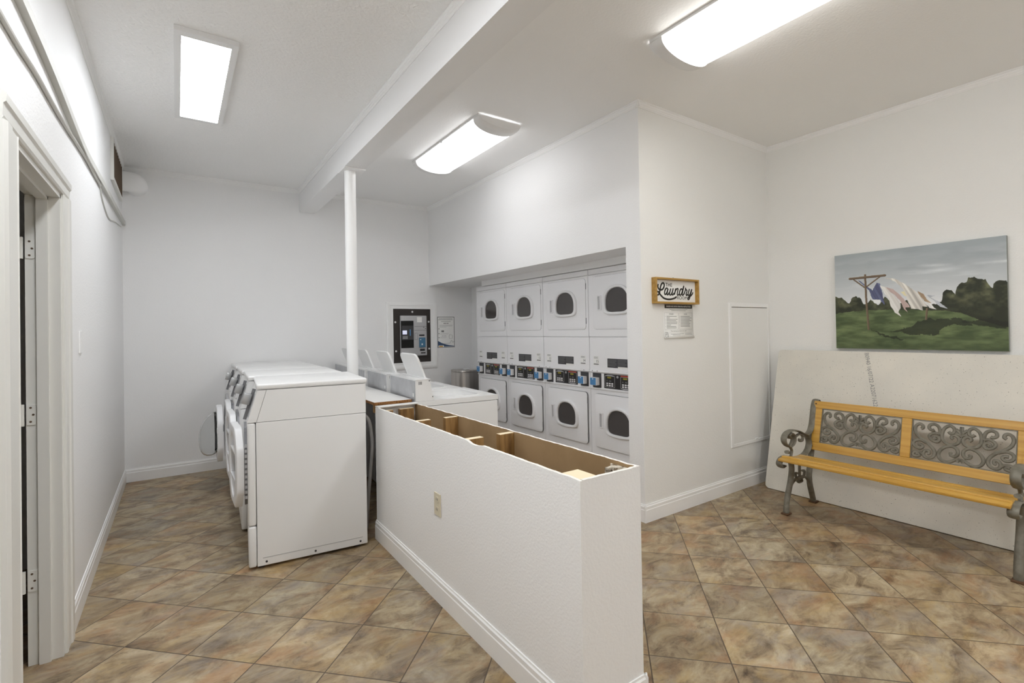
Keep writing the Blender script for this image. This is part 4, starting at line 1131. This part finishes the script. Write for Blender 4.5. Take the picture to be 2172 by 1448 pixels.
for y0, y1 in ((1.7955, 1.2855), (1.2285, .7185)):
    w = MB(BC)
    S0, S1 = .0625, HB-.0575
    for st in SCR:
        for mir in (0, 1):
            pts = [Bk @ Vector((.0, y0 + (y1-y0)*((1-u) if mir else u), S0 + (S1-S0)*(.03+v*.94))) for u, v in st]
            w.tube(pts, .0096, smooth=4, up=Bk.to_3x3() @ Vector((1, 0, 0)), prof=[(1, -.5), (1, .15), (.55, .62), (-.55, .62), (-1, .15), (-1, -.5)])
    bk(w, y0, y0-.006, S0, S1, -.004, .005, 0); bk(w, y1+.006, y1, S0, S1, -.004, .005, 0)
    bk(w, y0, y1, S0, S0+.005, -.004, .005, 0); bk(w, y0, y1, S1-.005, S1, -.004, .005, 0)
    w.build('scroll_panel', m_iron, t, smooth=True)
# seat slats on a dished curve
seat = [(3.652, .423), (3.705, .432), (3.762, .421), (3.820, .409), (3.878, .402), (3.938, .400)]
for i, (x, z) in enumerate(seat):
    sl2 = [-.14, .10, .20, .16, .07, .0][i]
    Ms = Matrix.Translation(Vector((x, 0, z))) @ Matrix.Rotation(sl2, 4, 'Y')
    w = MB(BC); w.box(-.026, .026, YR+.004, YL-.002, -.009, .009, Ms, bevel=.004); w.build('seat_slat', m_wood, t, smooth=True)
for y in (YL-.018, YR+.022):
    for dd, s in ((.0125, HB-.022), (.0125, .032)):
        w = MB(BC); P0 = Bk @ Vector((dd, y, s)); w.lathe([(.006, 0), (.006, -.0025)], P0, axis=0, seg=10); w.build('bolt', m_brown, t)

# ------------------------------------------------------------------ small wall fittings
def plate(name, label, cat, loc, mk): 
    t = thing(name, label, cat, loc); mk(t, Vector(loc)); return t
def mk_outlet(t, o):
    w = MB(o); w.box(HX0-.0055, HX0-.0005, 2.278, 2.352, .443, .560, bevel=.002); p = w.build('cover_plate', m_almond, t)
    for z in (.475, .527):
        w = MB(o); w.prism(rrect(2.298, 2.332, z-.016, z+.016, .008), 0, HX0-.0055, HX0-.0075); r_ = w.build('receptacle', m_almond, t)
        w = MB(o); w.box(HX0-.0082, HX0-.0075, 2.306, 2.309, z-.005, z+.007); w.box(HX0-.0082, HX0-.0075, 2.320, 2.323, z-.005, z+.007); w.build('slot', m_dark, r_)
plate('wall_outlet', 'almond electrical outlet on the long side of the half wall', 'outlet', (HX0, 2.315, .50), mk_outlet)
def mk_switch(t, o):
    w = MB(o); w.box(xL-.0003, xL+.006, 3.36, 3.44, 1.315, 1.432, bevel=.002); w.build('cover_plate', m_wall, t)
    w = MB(o); w.box(xL+.006, xL+.0075, 3.392, 3.408, 1.36, 1.387, bevel=.0005); w.build('blank', m_trim, t)
plate('blank_plate', 'painted-over white blank plate on the left wall beyond the doorway', 'wall plate', (xL, 3.4, 1.37), mk_switch)
t = thing('vent_grille', 'brown slatted return vent with white rim high on the left wall', 'vent', (xL, 5.3, 2.81))
o = Vector(t.location)
w = MB(o); vy0, vy1, vz0, vz1 = 4.935, 5.70, 2.645, 2.985
w.ring([(vy0, vz0), (vy1, vz0), (vy1, vz1), (vy0, vz1)], [(vy0+.03, vz0+.03), (vy1-.03, vz0+.03), (vy1-.03, vz1-.03), (vy0+.03, vz1-.03)], 0, xL+.0005, xL+.022); w.build('frame', m_trimL, t)
w = MB(o); w.box(xL+.0005, xL+.002, vy0+.03, vy1-.03, vz0+.03, vz1-.03); w.build('backing', m_black, t)
for k in range(9):
    y = vy0+.055 + (vy1-vy0-.11)*k/8
    Ml = Matrix.Translation(Vector((xL+.012, y, 0))) @ Matrix.Rotation(R(40), 4, 'Z')
    w = MB(o); w.box(-.014, .012, -.0025, .0025, vz0+.03, vz1-.03, Ml); w.build('slat', m_brown, t)
w = MB(); w.tube([(xL+.002, 5.825, 2.868), (-.37, 5.825, 2.868), (-.335, 5.832, 2.866), (-.318, 5.86, 2.862), (-.314, 5.90, 2.86), (-.314, yB-.001, 2.86)], .092, 24, smooth=4)
o_ = w.build('vent_duct', m_trim, smooth=True); o_['label'] = 'short white round duct elbow beside the vent at back left ceiling corner'; o_['category'] = 'duct'
w = MB(); w.tube([(xL+.012, y, z) for y, z in ((.6, 2.53), (1.6, 2.52), (2.2, 2.508), (2.68, 2.49), (3.41, 2.430), (3.95, 2.435), (4.45, 2.452), (5.2, 2.468), (5.93, 2.488))], .013, smooth=5, up=(1, 0, 0), prof=[(1.5, .9), (-1.5, .9), (-1.5, -.9), (1.5, -.9)])
o_ = w.build('cable_raceway', m_raceway); o_['label'] = 'upper white flat cable raceway running along the left wall to the corner'; o_['category'] = 'cable'; o_['group'] = 'cables on the left wall'
w = MB(); w.tube([(xL+.0086, y, z) for y, z in ((.6, 2.345), (2.0, 2.342), (2.42, 2.361), (2.9, 2.370), (3.58, 2.407), (3.95, 2.410), (4.22, 2.415))], .008, 8, smooth=5)
w.tube([(xL+.006, 4.22, 2.412), (xL+.0048, 4.42, 2.34), (xL+.0048, 4.75, 2.30), (xL+.0048, 5.2, 2.36), (xL+.0048, 5.75, 2.42)], .004, 6, smooth=5)
o_ = w.build('cable', m_raceway); o_['label'] = 'lower thin painted cable sagging along the left wall above the doorway'; o_['category'] = 'cable'; o_['group'] = 'cables on the left wall'

# ------------------------------------------------------------------ camera, world, render settings
f, yaw, pitch, roll = 1034.366, .5951396, .0082723, -.0165747
fwd = Vector((math.sin(yaw)*math.cos(pitch), math.cos(yaw)*math.cos(pitch), math.sin(pitch)))
rt = Vector((math.cos(yaw), -math.sin(yaw), 0)); up = rt.cross(fwd)
r2 = rt*math.cos(roll) + up*math.sin(roll); u2 = up*math.cos(roll) - rt*math.sin(roll)
cd = bpy.data.cameras.new('camera'); cam = bpy.data.objects.new('camera', cd); C.objects.link(cam)
cd.sensor_fit = 'HORIZONTAL'; cd.sensor_width = 36; cd.lens = f*36/2172
cd.shift_x = 10.4651/2172; cd.shift_y = -32.0126/2172
cd.clip_start = .02
cam.matrix_world = Matrix(((r2.x, u2.x, -fwd.x, 0), (r2.y, u2.y, -fwd.y, 0), (r2.z, u2.z, -fwd.z, 1.39802), (0, 0, 0, 1)))
sc.camera = cam
wd = bpy.data.worlds.new('world'); sc.world = wd; wd.use_nodes = True
wd.node_tree.nodes['Background'].inputs['Color'].default_value = (1, .985, .96, 1); wd.node_tree.nodes['Background'].inputs['Strength'].default_value = .2
vs = sc.view_settings
sc.display_settings.display_device = 'sRGB'
vs.view_transform = 'Standard'; vs.look = 'None'; vs.gamma = 1; vs.use_curve_mapping = False; vs.exposure = 0.12
sc.cycles.use_denoising = True
sc.cycles.max_bounces = 10; sc.cycles.diffuse_bounces = 7; sc.cycles.glossy_bounces = 4; sc.cycles.transmission_bounces = 8
sc.cycles.sample_clamp_indirect = 8
sc.cycles.caustics_reflective = False; sc.cycles.caustics_refractive = False
